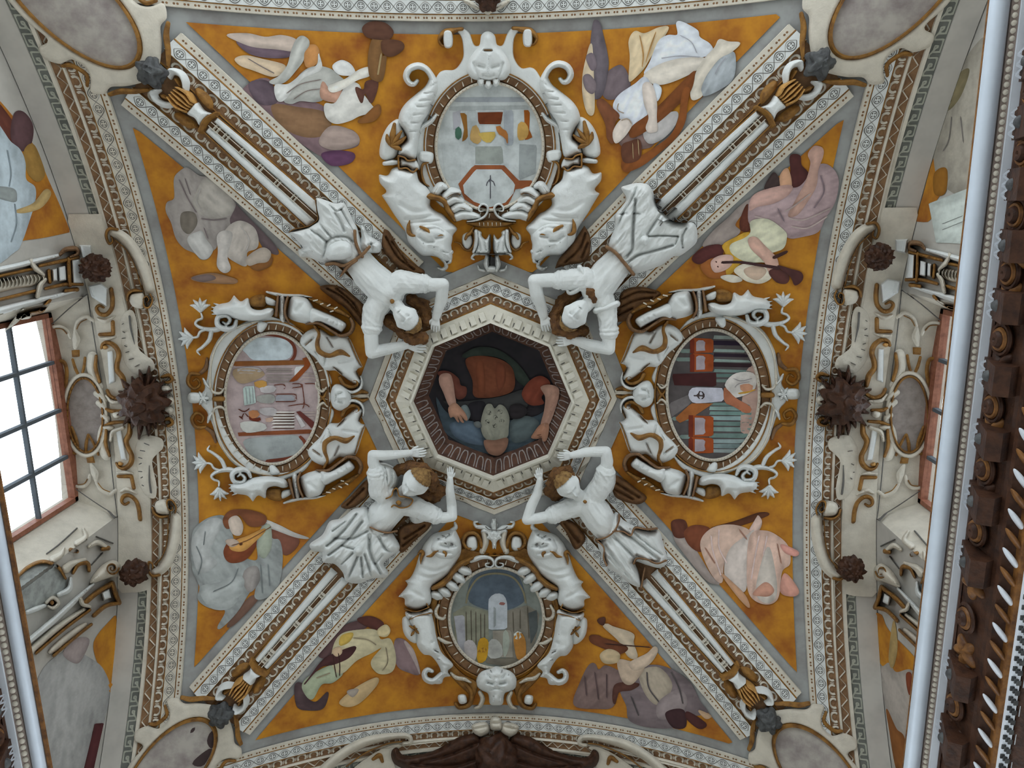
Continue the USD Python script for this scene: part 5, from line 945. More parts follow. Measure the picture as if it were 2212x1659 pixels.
fresco('painted angel in a pale yellow robe bowing a dark viol', 380, 940, .39795, [
 ('wing', [(775,1190),(850,1080),(950,1020),(1062,1000),(1030,1045),(940,1075),(880,1125),(830,1205)], (90,68,68)), ('wing', [(1190,1115),(1250,1120),(1300,1200),(1322,1295),(1260,1285),(1200,1245)], (128,108,110)), ('wing_edge', [(1240,1120),(1290,1170),(1325,1295),(1300,1240)], (176,160,156)), ('dark_hem', [(648,1355),(695,1355),(705,1420),(760,1450),(825,1395),(800,1480),(720,1492),(658,1470)], (80,64,66)), ('skirt', [(688,1352),(740,1300),(850,1250),(905,1290),(850,1342),(790,1352),(740,1432),(700,1402)], (160,168,142)), ('robe', [(855,1150),(900,1080),(1000,1058),(1085,1060),(1110,1110),(1165,1110),(1192,1210),(1172,1282),(1100,1292),(1060,1232),(1122,1150),(1060,1182),(980,1222),(900,1292),(850,1250)], (188,178,146)), ('sash', [(900,1090),(960,1075),(940,1120),(890,1140)], (190,160,80)), ('leg', [(895,1440),(980,1370),(1085,1318),(1092,1352),(1010,1442),(950,1472),(900,1465)], (188,162,122)), ('shoe', [(930,1390),(990,1380),(960,1420)], (150,140,130)),
 ('viol', [(698,1352),(730,1310),(800,1220),(880,1178),(975,1148),(940,1205),(860,1242),(780,1262)], (74,46,46)), ('hair', [(985,1000),(1060,985),(1125,1020),(1105,1052),(1050,1042)], (84,50,44)), ('face', [(1098,1055),(1140,1030),(1162,1060),(1142,1092),(1100,1085)], (198,182,142)), ('hand', [(850,1170),(890,1150),(900,1180),(870,1200)], (196,170,140))],
 [('bow', [[(852,1190),(862,1260),(872,1318)],[(882,1180),(890,1250),(888,1310)]], 5, (70,46,40)), ('fold', [[(960,1100),(1040,1110),(1090,1140)],[(1140,1150),(1150,1230),(1120,1280)],[(760,1320),(840,1290)]], 6, (150,140,112))])
fresco('painted dark-winged angel playing a violin with bow arm raised', 1120, 940, .4333, [
 ('wing', [(278,1345),(310,1230),(350,1150),(380,1140),(400,1172),(440,1150),(525,1200),(500,1270),(470,1352),(400,1362)], (122,102,98)), ('skirt', [(508,1265),(560,1200),(640,1150),(740,1160),(850,1230),(905,1330),(942,1382),(900,1395),(830,1402),(780,1455),(650,1455),(555,1422),(540,1350)], (116,104,106)), ('skirt', [(605,1185),(700,1160),(765,1250),(700,1342),(635,1292)], (164,152,136)), ('skirt', [(700,1330),(800,1270),(840,1330),(790,1400),(700,1410)], (140,128,128)), ('dark_cloth', [(735,1385),(820,1370),(832,1452),(770,1455)], (62,42,44)), ('dark_cloth', [(845,1380),(935,1440),(900,1462),(838,1412)], (72,42,40)), ('dark_cloth', [(490,1240),(600,1240),(560,1270),(500,1280),(480,1340),(470,1300)], (84,54,46)),
 ('torso', [(495,1125),(560,1130),(625,1150),(602,1200),(560,1242),(518,1222)], (182,162,142)), ('arm', [(555,1135),(640,1090),(678,1055),(692,1080),(650,1142),(580,1172)], (192,172,152)), ('arm', [(500,1025),(425,955),(445,942),(470,955),(570,990),(572,1035),(592,1105),(550,1105)], (188,172,150)), ('violin', [(358,1000),(400,1000),(420,1012),(480,1030),(545,1062),(500,1092),(450,1072),(400,1052),(360,1030)], (104,62,42)), ('scroll', [(395,920),(430,910),(425,945),(405,940)], (80,50,40)), ('face', [(408,1095),(450,1068),(502,1090),(490,1132),(428,1135)], (184,164,132)), ('foot', [(898,1372),(960,1400),(932,1412)], (182,152,122))],
 [('bow', [[(430,1040),(560,1050),(660,1058)]], 5, (72,46,40)), ('fold', [[(640,1180),(650,1260),(700,1330)],[(760,1180),(800,1260),(820,1340)],[(560,1300),(600,1400)]], 7, (92,82,86)), ('fold', [[(330,1200),(340,1300)],[(380,1180),(400,1320)],[(440,1190),(440,1310)]], 7, (98,80,80))])
fresco('painted pair of pink and white draped figures leaning together, low in the right cap', 1120, 940, .4333, [
 ('wing', [(775,512),(840,508),(900,600),(960,700),(1002,742),(940,725),(870,645)], (150,138,132)), ('instrument', [(965,462),(1080,430),(1200,388),(1245,398),(1100,452),(990,475)], (92,56,38)), ('head', [(765,432),(830,428),(838,500),(780,505)], (92,54,42)), ('hair', [(828,482),(880,450),(955,470),(932,542),(905,580),(850,545)], (110,62,42)), ('arm', [(1145,490),(1195,400,1),(1212,432),(1195,475)], (204,176,164)),
 ('robe', [(908,545),(960,468),(1060,448),(1155,480),(1155,560),(1062,582),(1022,642),(1012,735),(958,682)], (196,168,152)), ('robe', [(1030,640),(1062,560),(1140,500),(1175,480),(1155,620),(1142,700),(1122,782),(1040,725)], (192,180,172)), ('robe', [(1155,505),(1230,478),(1300,510),(1345,560),(1352,640),(1312,680),(1292,812),(1230,842),(1158,802),(1140,700)], (206,174,158)), ('robe', [(1185,770),(1240,560),(1275,660),(1285,800),(1230,835)], (194,184,174)), ('hollow', [(1170,790),(1230,735),(1272,770),(1250,800),(1200,800)], (188,140,120)), ('hand', [(1310,545),(1392,580),(1382,602),(1330,585)], (202,146,134)), ('foot', [(1328,690),(1395,772),(1372,802),(1308,782)], (198,146,130)), ('cloth', [(1010,690),(1060,730),(1130,800),(1150,860),(1090,800)], (180,140,110))],
 [('fold', [[(960,500),(970,580),(1010,700)],[(1000,470),(1000,560),(1040,640)],[(1200,500),(1180,600),(1160,720)],[(1240,500),(1220,600)]], 7, (226,206,196)), ('fold', [[(930,560),(980,640)],[(1100,470),(1140,520)],[(1290,540),(1310,640)]], 7, (168,124,108))])
fresco('painted piper in pink skirt blowing a long dark pipe, high in the right cap', 1480, 300, .3571, [
 ('wing', [(108,645),(170,560),(260,480),(330,410),(392,368),(345,450),(300,520),(332,560),(270,612),(180,652)], (152,140,134)), ('shadow', [(335,490),(380,395),(395,540),(342,555)], (92,52,40)), ('skirt', [(398,520),(385,420),(402,355),(480,318),(620,290),(700,268),(780,172),(862,158),(925,240),(905,380),(845,480),(802,562),(700,592),(640,600),(600,580),(520,505)], (170,148,150)), ('boot', [(635,110),(660,95),(695,105),(702,160),(742,212),(692,282),(638,282),(640,190)], (80,46,44)), ('boot', [(520,222),(545,208),(577,270),(540,292),(480,300)], (70,56,54)), ('foot', [(575,225),(620,180),(642,285),(588,305)], (196,152,122)), ('thigh', [(388,430),(420,338),(560,290),(645,285),(625,335),(540,385),(440,408)], (192,156,146)), ('leg', [(728,265),(760,150),(745,95),(775,50),(800,45),(832,60),(832,105),(802,190),(792,280),(742,372),(680,455),(625,465),(660,390)], (190,154,140)),
 ('hair', [(95,770),(160,718),(245,780),(245,832),(150,838)], (150,92,48)), ('hair', [(43,722),(110,660),(212,643),(224,700),(150,722),(85,756)], (84,46,44)), ('shawl', [(228,645),(300,600),(385,568),(445,640),(385,702),(322,762),(255,825),(248,700)], (198,154,58)), ('blouse', [(398,565),(400,500),(500,488),(600,558),(612,600),(590,662),(500,702),(545,765),(480,745),(370,742),(285,692),(278,640),(360,602)], (206,204,178)), ('sleeve', [(298,795),(360,758),(480,768),(522,832),(460,872),(380,862),(330,830)], (208,200,182)), ('sleeve', [(360,790),(440,770),(490,800),(440,850),(380,830)], (192,168,148)), ('ribbon', [(215,835),(290,825),(345,855),(280,866)], (206,200,186)), ('face', [(158,745),(210,708),(282,708),(282,755),(240,792),(178,804)], (200,166,154)), ('arm', [(385,605),(430,598),(482,650),(552,722),(558,792),(508,804),(480,742),(400,662)], (200,162,146)),
 ('pipe_bell', [(508,805),(560,788),(625,832),(612,872),(553,864)], (82,50,46)), ('pipe_bell', [(560,768),(640,790),(702,810),(708,852),(665,884),(638,832)], (78,48,46)), ('stick', [(535,712),(610,680),(612,690),(545,722)], (72,48,44))],
 [('pipe', [[(222,748),(330,746),(440,762),(570,782)]], [15,16,20], (72,48,46)), ('fold', [[(620,480),(720,490),(880,420)],[(640,530),(740,540),(860,470)],[(600,440),(640,420),(760,330)],[(420,470),(470,480)]], 8, (198,178,176)), ('fold', [[(820,220),(840,320),(780,420)],[(560,420),(600,500)]], 10, (146,126,132)), ('eye', [[(186,742),(190,746)],[(196,772),(200,775)]], 7, (90,56,48))])
# lunettes
def lunette(label, x0, y0, k, layers, lines=()): fresco(label, x0, y0, k, layers, lines, .004, Thing('lunette_fresco', label, 'wall painting', 'lunette paintings'))
lunette('painted pale robed figure with dark hair on orange, upper part of the left lunette', 0, 180, .3993, [('ground', [(-60,30,1),(60,165),(180,330),(255,505),(322,655),(382,805,1),(240,835),(118,852,1),(-60,900,1)], ORANGE), ('cloak', [(-60,60),(90,240),(115,345),(-40,270)], (92,52,42)), ('hair', [(78,165),(130,158),(178,232),(165,332),(112,365),(60,290)], (88,64,66)), ('drapery', [(130,370),(180,330),(230,440),(240,500),(200,530),(150,480)], (150,116,60)), ('robe', [(-60,230),(60,320),(110,362),(136,430),(140,520),(188,562),(188,640),(150,765),(120,850),(80,910),(-60,930)], (170,182,188)), ('arm', [(85,690),(180,650),(245,575),(275,600),(222,672),(130,700)], (180,154,104)), ('belt', [(-60,560),(70,570),(90,620),(70,640),(-60,600)], (140,146,144))], [('fold', [[(40,360),(60,480),(50,560)],[(80,650),(90,760),(60,860)]], 8, (140,152,158))])
lunette('painted grey draped figure beside a strip of orange, lower part of the left lunette', 0, 1240, .25316, [('ground', [(800,580),(990,340,1),(1012,600),(985,1030,1),(930,1000),(860,830)], ORANGE), ('robe', [(310,960),(560,660),(800,740),(900,850),(940,1010),(900,1200),(870,1300),(790,1300),(720,1720),(400,1720)], (160,160,158)), ('staff', [(812,1280,1),(882,1275,1),(780,1740,1),(700,1740,1)], (84,44,46)), ('veil', [(540,680),(640,560),(760,560),(700,720),(640,760)], (150,138,136))])
lunette('painted grey figure holding a large white open book, upper part of the right lunette', 1980, 100, .6304, [('ground', [(-5,600,1),(45,598),(62,540),(102,470),(102,378),(60,380),(22,510)], ORANGE), ('robe', [(100,185),(130,100),(260,-20),(260,500),(100,485),(60,385),(80,240)], (152,146,134)), ('hair', [(95,170),(140,100),(180,80),(150,170),(105,220)], (122,112,84)), ('belt', [(62,435),(102,420),(98,500),(62,505)], (136,92,34)), ('book', [(43,540,1),(172,490,1),(260,480),(260,660),(68,672,1)], (190,198,192))], [('fold', [[(120,240),(110,320),(90,360)],[(150,240),(160,330)]], 4, (124,120,112)), ('page_line', [[(85,610),(160,580)],[(85,630),(160,600)]], 2.5, (150,156,150))])
lunette('painted grey-brown figure against orange, lower part of the right lunette', 1652, 1240, .25316, [('ground', [(935,330,1),(1000,350),(1060,480),(1300,740),(1240,840),(1040,810),(960,690)], ORANGE), ('robe', [(920,720),(1000,790),(1060,760),(1120,840),(1260,830),(1300,1100),(1200,1420),(1080,1260),(1000,1000)], (162,154,146)), ('cloth', [(1040,1150),(1120,1320),(1190,1400),(1240,1700),(1130,1680),(1060,1300)], (132,84,44)), ('robe', [(1100,400),(1130,620),(1090,800),(1060,700)], (176,150,100)), ('belt', [(1210,850),(1250,860),(1240,1030),(1215,960)], (120,62,40))])
# ================================================================ stucco of the end walls
def wm(fx, fy):
    def f(uv):
        P = hit(uv); P = P.copy()
        if fx: P[:,0] = 2*CX-P[:,0]
        if fy: P[:,1] = 2*CY-P[:,1]
        return px(P)
    return f
M4 = {('l',0): None, ('l',1): wm(0,1), ('r',0): wm(1,0), ('r',1): wm(1,1)}
for sd, nm in (('l','left'), ('r','right')):
    T = Thing('window_surround', 'cream stucco strapwork with ochre scrolls around the %s window' % nm, 'stucco surround', 'stucco window surrounds')
    mm = (M4[sd,0], M4[sd,1]); f = Tr(T, 0, 420, .25316, mm, base=.036); c = Tr(T, 0, 840, .25316, (M4[sd,0],), base=.036); e = Tr(T, 0, 500, .3151, (M4[sd,0],), base=.004)
    sg = -1 if sd == 'l' else 1
    T.add('backing_plate', flat(Polygon([(sg*1.158, -.62), (sg*1.2575, -.62), (sg*1.2575, .62), (sg*1.158, .62)]), .034, planmap(), .03), CREAM)
    f.strk('console_band', [(960,320),(1030,350),(1110,430),(1190,560),(1245,690),(1275,800)], [70,96,104,104,104,100], .09, CREAM, crease=[([(950,380),(1080,480),(1150,620),(1200,790)],8,.03)])
    f.strk('console_line', [(985,390),(1080,480),(1150,610),(1195,760),(1210,810)], 12, .03, OCHRE, lift=.06)
    f.strk('console_curl', [(1000,300),(930,295),(905,350),(930,420),(960,400),(950,360)], [30,30,28,26,20,14], .10, OCHRE)
    f.strk('scroll_end', [(1085,900),(1095,850),(1140,820),(1210,825)], [26,34,34,20], .13, OCHRE)
    f.rel('scroll_roll', [(1110,850),(1210,835),(1240,900),(1220,970),(1140,960),(1105,910)], .15, 40, CREAM)
    f.strk('scroll_spiral', [(1280,850),(1300,900),(1275,960),(1235,960),(1220,900),(1250,870),(1270,900),(1250,920)], [16,18,20,20,18,16,14,12], .16, OCHRE)
    f.rel('leaf_shield', [(1060,1010),(1130,990),(1170,1100),(1180,1300),(1240,1370),(1305,1420),(1310,1500),(1180,1540),(1110,1500),(1050,1400),(1030,1200),(1020,1100)], .045, 26, CREAM, rough=.02)
    f.strk('leaf_slit', [(1105,1040),(1118,1150),(1150,1285)], [22,20,8], .02, INK, lift=.05)
    f.many('leaf_tick', [[(1040,1110),(1055,1100)],[(1045,1170),(1065,1180)],[(1040,1230),(1070,1225)],[(1060,1290),(1085,1300)],[(1070,1350),(1100,1340)],[(1100,1410),(1140,1400)],[(1150,1470),(1190,1450)]], 9, .012, INK, lift=.055)
    f.strk('ochre_scroll', [(948,810),(960,900),(952,975),(905,1025),(850,1018),(822,975),(845,948),(885,965)], [40,42,42,40,38,34,28,20], .09, OCHRE)
    f.strk('strap', [(835,1060),(900,1080),(975,1040)], [24,44,20], .08, CREAM); f.strk('ochre_bracket', [(962,1090,1),(966,1190,1),(850,1196,1)], [36,36,30], .07, OCHRE, smooth=False); f.strk('strap', [(850,1225),(920,1230),(985,1215)], [20,40,20], .08, CREAM)
    f.strk('ochre_scroll', [(865,1310),(880,1275),(930,1265),(990,1305),(1015,1370),(1000,1440),(1000,1500),(1045,1560),(1068,1640)], [26,36,42,46,46,46,46,48,40], .09, OCHRE)
    f.rel('scroll_eye', [(870,1295),(905,1285),(925,1310),(890,1325)], .10, 14, GILTB)
    f.rel('white_panel', [(915,1340,1),(965,1330,1),(985,1600,1),(930,1620,1)], .06, 10, WHITE)
    f.strk('edge_line', [(748,850),(800,1200),(868,1600)], 10, .02, INK); f.strk('edge_line', [(742,852),(600,965),(442,1108)], 10, .02, INK)
    f.strk('garland', [(640,1150),(665,1085),(735,1045),(795,1078)], [26,34,36,30], .05, CREAM); f.strk('garland_edge', [(655,1150),(685,1095),(740,1065)], 9, .02, OCHRE, lift=.045); f.strk('garland', [(455,1130),(520,1130),(575,1170),(600,1225)], [28,34,34,20], .05, CREAM); f.strk('garland_edge', [(470,1145),(530,1150),(570,1190)], 9, .02, OCHRE, lift=.045)
    f.strk('drop', [(640,1170),(650,1240),(640,1310)], [30,70,30], .05, CREAM, r=30); f.rel('clasp', [(610,1330,1),(680,1325,1),(680,1385,1),(615,1390,1)], .05, 12, OCHRE)
    f.strk('ochre_band', [(620,1410),(645,1490),(685,1570)], [24,28,20], .05, OCHRE); f.strk('ochre_band', [(725,1395),(715,1480),(690,1570)], [24,26,20], .05, OCHRE)
    f.strk('frame_arm', [(790,1385),(780,1480),(810,1580),(850,1640)], [90,80,70,60], .06, CREAM); f.strk('frame_edge', [(820,1380),(815,1480),(850,1600)], [30,36,30], .04, OCHRE, lift=.04); f.strk('frame_arm', [(480,1420),(545,1430),(570,1520),(560,1640)], [26,34,34,30], .05, OCHRE)
    # oval on the window's soffit
    ov = ellipse(183.5, 897, 38, 80, -.05); g = lambda q: q if M4[sd,0] is None else shapely.transform(q, M4[sd,0])
    T.add('oval_frame', relief(g(ov.buffer(13).difference(ov.buffer(1))), .06, 4, 3), CREAM); T.add('oval_rim', relief(g(ov.buffer(3).difference(ov.buffer(-3))), .08, 3, 2.4), OCHRE); T.add('oval_field', flat(g(ov), .02), mat('oval_grey', (158,148,142), mottle=.15, scale=14.))
    for a, b in (((820,40),(900,100)), ((840,120),(905,180)), ((880,230),(920,280)), ((890,330),(960,330))): c.strk('acanthus', [a, ((a[0]+b[0])/2+10, (a[1]+b[1])/2), b], [50,60,36], .08, CREAM)
    c.strk('ochre_ring', [(915,15),(945,65),(1010,85),(1075,50),(1095,0)], [30,34,36,34,26], .09, OCHRE); c.strk('strap', [(905,60),(960,110),(1050,110)], [26,44,26], .09, CREAM)
    c.strk('ochre_knot', [(900,170),(950,190),(1030,190)], [30,36,30], .09, OCHRE); c.rel('stud', [(960,205),(1010,190),(1040,225),(1000,255),(965,240)], .13, 26, CREAM); c.strk('ochre_knot', [(890,310),(960,290),(1060,280)], [26,34,26], .09, OCHRE); c.strk('strap', [(940,440),(960,370),(1050,330)], [30,44,40], .09, CREAM)
    for i, (a, b) in enumerate(((1415,10),(1445,105),(1440,190))): c.rel('cuff', [(a-55,b-25),(a+10,b-40),(a+45,b-5),(a+20,b+32),(a-50,b+30)], .16, 30, CREAM)
    for y in (-80, 290): c.strk('ochre_spiral', [(1380,y-20),(1440,y-35),(1470,y),(1430,y+25),(1390,y+15)], [26,36,36,30,18], .10, OCHRE)
    k2 = Tr(T, 0, 1080, .3466, (M4[sd,0],), base=.004)
    k2.rel('lower_medallion', [(80,490),(170,415),(270,380),(365,415),(415,490),(395,565),(335,615),(240,665),(140,695),(80,620)], .03, 20, mat('medallion_grey', (160,164,160), mottle=.2, scale=12.)); k2.strk('medallion_rim', [(95,495),(175,420),(270,385),(360,418),(408,490)], [20,26,28,26,18], .08, OCHRE)
    k2.strk('medallion_roll', [(290,640),(330,610),(362,640),(335,672),(300,660)], [26,30,30,30,20], .10, CREAM); k2.rel('roll_eye', [(305,640),(325,622),(342,640),(325,658)], .12, 14, OCHRE); k2.strk('festoon', [(170,700),(220,680),(285,655)], [30,36,24], .09, WHITE); k2.strk('festoon', [(365,590),(430,555),(440,490)], [30,40,24], .09, WHITE)
    k2.strk('strap', [(330,370),(380,340),(400,300)], [50,40,16], .08, CREAM); k2.strk('strap', [(410,430),(450,400),(530,372)], [60,44,24], .08, CREAM); k2.strk('ochre_curl', [(455,455),(490,400),(545,395),(555,440)], [20,28,30,24], .07, OCHRE)
    k2.many('panel_line', [[(290,335),(370,275),(480,175)],[(600,228),(705,270)],[(640,330),(570,405)]], 9, .02, INK); k2.strk('garland', [(555,290),(610,265),(665,300)], [24,36,30], .07, CREAM); k2.strk('ochre_knot', [(640,305),(675,300)], 30, .08, OCHRE); k2.strk('ochre_knot', [(440,310),(480,320)], 26, .07, OCHRE); k2.strk('garland', [(520,180),(535,230),(480,270)], [20,34,40], .06, CREAM)
    k2.strk('ledge', [(175,885),(340,745),(480,615),(580,525)], [40,44,36,20], .12, WHITE); k2.rel('scroll_roll', [(610,430),(690,375),(750,400),(745,470),(680,490),(560,520)], .16, 50, CREAM); k2.strk('scroll_spiral', spiral(700, 425, 42, 8, 0, 1.6, 14), 16, .19, OCHRE)
    k2.strk('cornice', [(165,965),(350,805),(520,685)], [50,46,30], .08, CREAM); k2.strk('ochre_fillet', [(225,955),(400,805),(560,685)], 20, .08, OCHRE); k2.rel('leaf_frieze', [(300,940),(400,845),(520,765),(535,795),(420,890),(335,955)], .05, 18, CREAM); k2.strk('ochre_fillet', [(335,970),(470,855),(570,775)], 20, .08, OCHRE)
    k2.strk('ochre_bracket', [(530,640),(600,580),(700,520)], 34, .10, OCHRE); k2.strk('ochre_bracket', [(700,520),(720,590),(742,640)], 34, .10, OCHRE); k2.strk('ochre_bracket', [(742,640),(660,660),(585,720)], 28, .10, OCHRE); k2.rel('block', [(630,575,1),(680,550,1),(695,610,1),(645,630,1)], .09, 10, WHITE); k2.strk('acanthus', [(495,600),(515,645),(560,665)], [20,40,24], .11, CREAM)
    # pilaster heads and entablature beside the window
    T = Thing('pilaster_entablature', 'cream and ochre stucco pilaster head with leaf frieze beside the %s window, upper of two' % nm if False else 'ochre and cream pilaster head with leaf frieze, upper end of %s window' % nm, 'pilaster', 'pilaster heads by the windows'); e.T = T
    e.strk('cornice', [(-60,275),(110,238),(240,205),(400,165)], [46,42,40,26], .09, WHITE); e.strk('ochre_fillet', [(-60,318),(90,285),(225,255)], 26, .07, OCHRE); e.strk('ochre_fillet', [(272,235),(400,208),(535,178)], [26,30,30], .08, OCHRE)
    e.rel('leaf_frieze', [(-60,370),(100,322),(230,290),(312,308),(230,372),(100,392),(-60,430)], .05, 22, CREAM)
    for x in range(-30, 300, 26): e.strk('frieze_leaf', [(x, 342-x*.12-20), (x+16, 360-x*.14), (x, 378-x*.15+14)], [8,12,8], .03, CREAM, lift=.05)
    e.strk('ochre_fillet', [(-60,482),(90,445),(240,408)], 26, .07, OCHRE); e.strk('ochre_fillet', [(312,392),(450,362),(565,362)], [24,28,24], .08, OCHRE); e.strk('ochre_post', [(470,190),(478,365)], 36, .09, OCHRE); e.strk('ochre_post', [(335,270),(342,345)], 30, .07, OCHRE)
    e.rel('block', [(398,245,1),(450,232,1),(458,335,1),(405,345,1)], .08, 10, WHITE); e.rel('block', [(355,258,1),(392,250,1),(396,340,1),(360,345,1)], .07, 10, WHITE); e.rel('block', [(488,195,1),(545,188,1),(565,355,1),(498,358,1)], .09, 12, WHITE); e.rel('block', [(540,90,1),(625,92,1),(630,175,1),(560,190,1)], .10, 12, WHITE); e.rel('block', [(600,372,1),(690,352,1),(740,390,1),(735,520,1),(625,450,1)], .10, 14, WHITE)
    e.strk('acanthus', [(215,205),(240,250),(300,300)], [40,44,24], .10, CREAM); e.strk('acanthus', [(310,330),(275,370),(255,445)], [30,44,36], .10, CREAM); e.strk('scroll_end', [(410,160),(450,125),(520,120),(530,155),(480,175)], [24,36,40,36,24], .10, BROWN)
    e.strk('cornice', [(-60,560),(100,515),(330,455),(520,405)], [60,50,36,20], .08, WHITE); e.strk('shell', [(40,680),(110,610),(160,550),(200,580),(150,600)], [20,36,44,40,16], .09, CREAM); e.strk('shell_edge', [(210,560),(280,545),(340,470)], [20,34,30], .06, OCHRE); e.strk('ochre_fillet', [(450,408),(530,398)], 30, .08, OCHRE)
def hanging_boss(label, uv, rpx, h, lobes, seed, amp=.2, m=DARKWOOD, hgt=1.1, grp='dark carved bosses'):
    T = Thing('carved_boss', label, 'boss', grp); c = hit([uv], h)[0]; r = rpx*np.linalg.norm(c-[0, 0, EYE])/F*.96
    T.add('rosette', blob(c, (0, 0, -1), r, r*hgt, lobes, seed, amp), m); T.add('stem', relief(Point(*uv).buffer(rpx*.35), h*.8, 4, 4, base=.038), m)
    return T, c, r
for sd, nm, pts in (('l','left',((206.5,579),(290,1236),(311,870))), ('r','right',((1899,555),(1839,1228),(1822,868)))):
    hanging_boss('small dark brown fluted boss at the top end of the %s window surround' % nm, pts[0], 26, .22, 11, 21, .06, grp=None)
    hanging_boss('small dark brown fluted boss at the bottom end of the %s window surround' % nm, pts[1], 24, .22, 9, 22, .10, grp=None)
    T, c, r = hanging_boss('large dark brown lion-like boss with ragged leaves above the %s window' % nm, pts[2], 42, .26, 7, 23, .16, hgt=1.0, grp=None)
    for k in range(18):
        a = 2*math.pi*k/18; d = np.array([math.cos(a), math.sin(a)*1.25]); q = np.array(pts[2])
        T.add('leaf_tip', relief(stroke([tuple(q+d*26), tuple(q+d*41+[3*math.sin(5*k), 0]), tuple(q+d*(52+6*((k*7) % 3)))], [17, 14, 4]), .20, 8, 4, lift=.05, base=.038), DARKWOOD)
    T.add('muzzle', blob(c+[0, 0, -r*.7], (0, 0, -1), r*.5, r*.55, 3, 5, .1), DARKWOOD)
# lower arch: dark winged boss, scrolls and cuffs; upper arch: dark boss
T = Thing('winged_boss', 'dark brown carved head with spread bat-like wings below the lower arch', 'boss')
XW0 = float(px2plan([(1070, 1600)])[0, 0]); b = Tr(T, 800, 1580, .441, (None, mirror_x(XW0)), base=.038)
b.rel('wing', [(540,30),(450,22),(380,58),(300,98),(200,118),(155,112),(130,78),(104,95),(108,142),(150,178),(300,230),(560,240)], .14, 40, DARKWOOD, crease=[([(250,150),(400,110),(520,60)],9,.04),([(200,160),(400,170),(540,130)],9,.04)], rough=.03)
c = hit([(1072, 1634)], .16)[0]; T.add('head', blob(c, (0, -.4, -1), .22, .22, 5, 31, .08), DARKWOOD, 'dark carved head between the wings')
T = Thing('arch_scrollwork', 'cream scrolled strapwork and cuffs along the lower arch', 'stucco scrollwork')
z = Tr(T, 0, 0, 1., (None, mirror_x(XW0)), base=.036)
z.strk('scroll_band', [(700,1662),(735,1632),(775,1608),(813,1596),(864,1589),(884,1592),(886,1604),(872,1606)], [22,22,22,21,20,16,12,8], .10, CREAM); z.strk('scroll_line', [(748,1656),(790,1626),(840,1606),(868,1602)], 3.5, .04, OCHRE, lift=.06)
z.rel('scroll_field', [(760,1670),(800,1632),(845,1610),(868,1612),(845,1630),(850,1670)], .05, 8, CREAM); z.strk('ornament', [(806,1640),(820,1632),(826,1645)], [8,12,8], .03, OCHRE, lift=.05)
z.rel('cuff', [(1020,1566),(1050,1560),(1058,1580),(1040,1592),(1024,1584)], .14, 8, CREAM, crease=[([(1024,1574),(1054,1568)],2.5,.03)]); Tr(T, 0, 0, 1., base=.036).rel('cuff', [(1060,1552),(1072,1548),(1082,1554),(1084,1576),(1060,1576)], .16, 8, CREAM, crease=[([(1062,1562),(1082,1562)],2.5,.03)])
T, c, r = hanging_boss('small dark boss with white cuffs at the crown of the upper arch', (1054, -2), 22, .18, 6, 41, .12, grp=None)
z = Tr(T, 0, 0, 1., base=.036)
for a in ([(1006,2),(1020,10),(1032,18)], [(1042,20),(1054,26),(1066,20)], [(1074,18),(1086,10),(1098,2)]): z.strk('cuff', a, [10,12,8], .14, CREAM)
# ---------------------------------------------------------------- windows
WOOD = mat('window_wood', (150,98,76), mottle=.2, scale=20., second=(120,74,56), rough=.5); IRON = mat('window_bar', (92,98,104), mottle=.1)
if '/glass' not in LOOK:
    GLASS = usdkit.material(stage, '/World/Looks/window_glass', {'f': ('layer_weight', {'blend': .12}), 't': ('transparent_bsdf', {'color': (.96, .98, 1.)}), 'g': ('glossy_bsdf', {'roughness': .05}), 'm': ('mix_closure', {})}, [('f.facing', 'm.fac'), ('t.BSDF', 'm.closure1'), ('g.BSDF', 'm.closure2')], surface='m.closure')
def boxm(lo, hi):
    t = trimesh.creation.box(bounds=[np.minimum(lo, hi), np.maximum(lo, hi)]); return np.array(t.vertices), np.array(t.faces)
for sg, nm, n in ((-1, 'left', 1), (1, 'right', 2)):
    W = Thing('window_%d' % n, 'tall %s window of white panes in a brown wooden frame' % nm, kind='structure')
    X = XW+.14; hw = WY-.054; zt = float((S(CX+sg*A*(X), CY)-EYE)/A)-.006; B = lambda y0, z0, y1, z1, d0=-.012, d1=.012: boxm([CX+sg*A*(X+d0), CY+A*y0, EYE+A*z0], [CX+sg*A*(X+d1), CY+A*y1, EYE+A*z1])
    fw = .015
    for y in (-1, 1): W.add('frame_post', B(y*hw, WZ, y*(hw-fw), zt-.02), WOOD, smooth=False)
    W.add('frame_head', B(-hw, zt-fw-.02, hw, zt+.02), WOOD, smooth=False); W.add('frame_foot', B(-hw, WZ, hw, WZ+fw), WOOD, smooth=False)
    for i in range(1, 4): W.add('glazing_bar', B(-hw+2*hw*i/4-.0055, WZ, -hw+2*hw*i/4+.0055, zt, -.008, .008), IRON, smooth=False)
    zz = zt-.02-fw
    rows = [zz]
    while zz > WZ+.2: zz -= .175; rows.append(zz); W.add('glazing_bar', B(-hw, zz-.004, hw, zz+.004, -.007, .007), IRON, smooth=False)
    rows.append(WZ)
    for i in range(4):
        for a_, b_ in zip(rows[:-1], rows[1:]):
            y0 = -hw+2*hw*i/4; W.add('pane', B(y0, b_, y0+hw/2, a_, -.001, .001), GLASS, smooth=False)
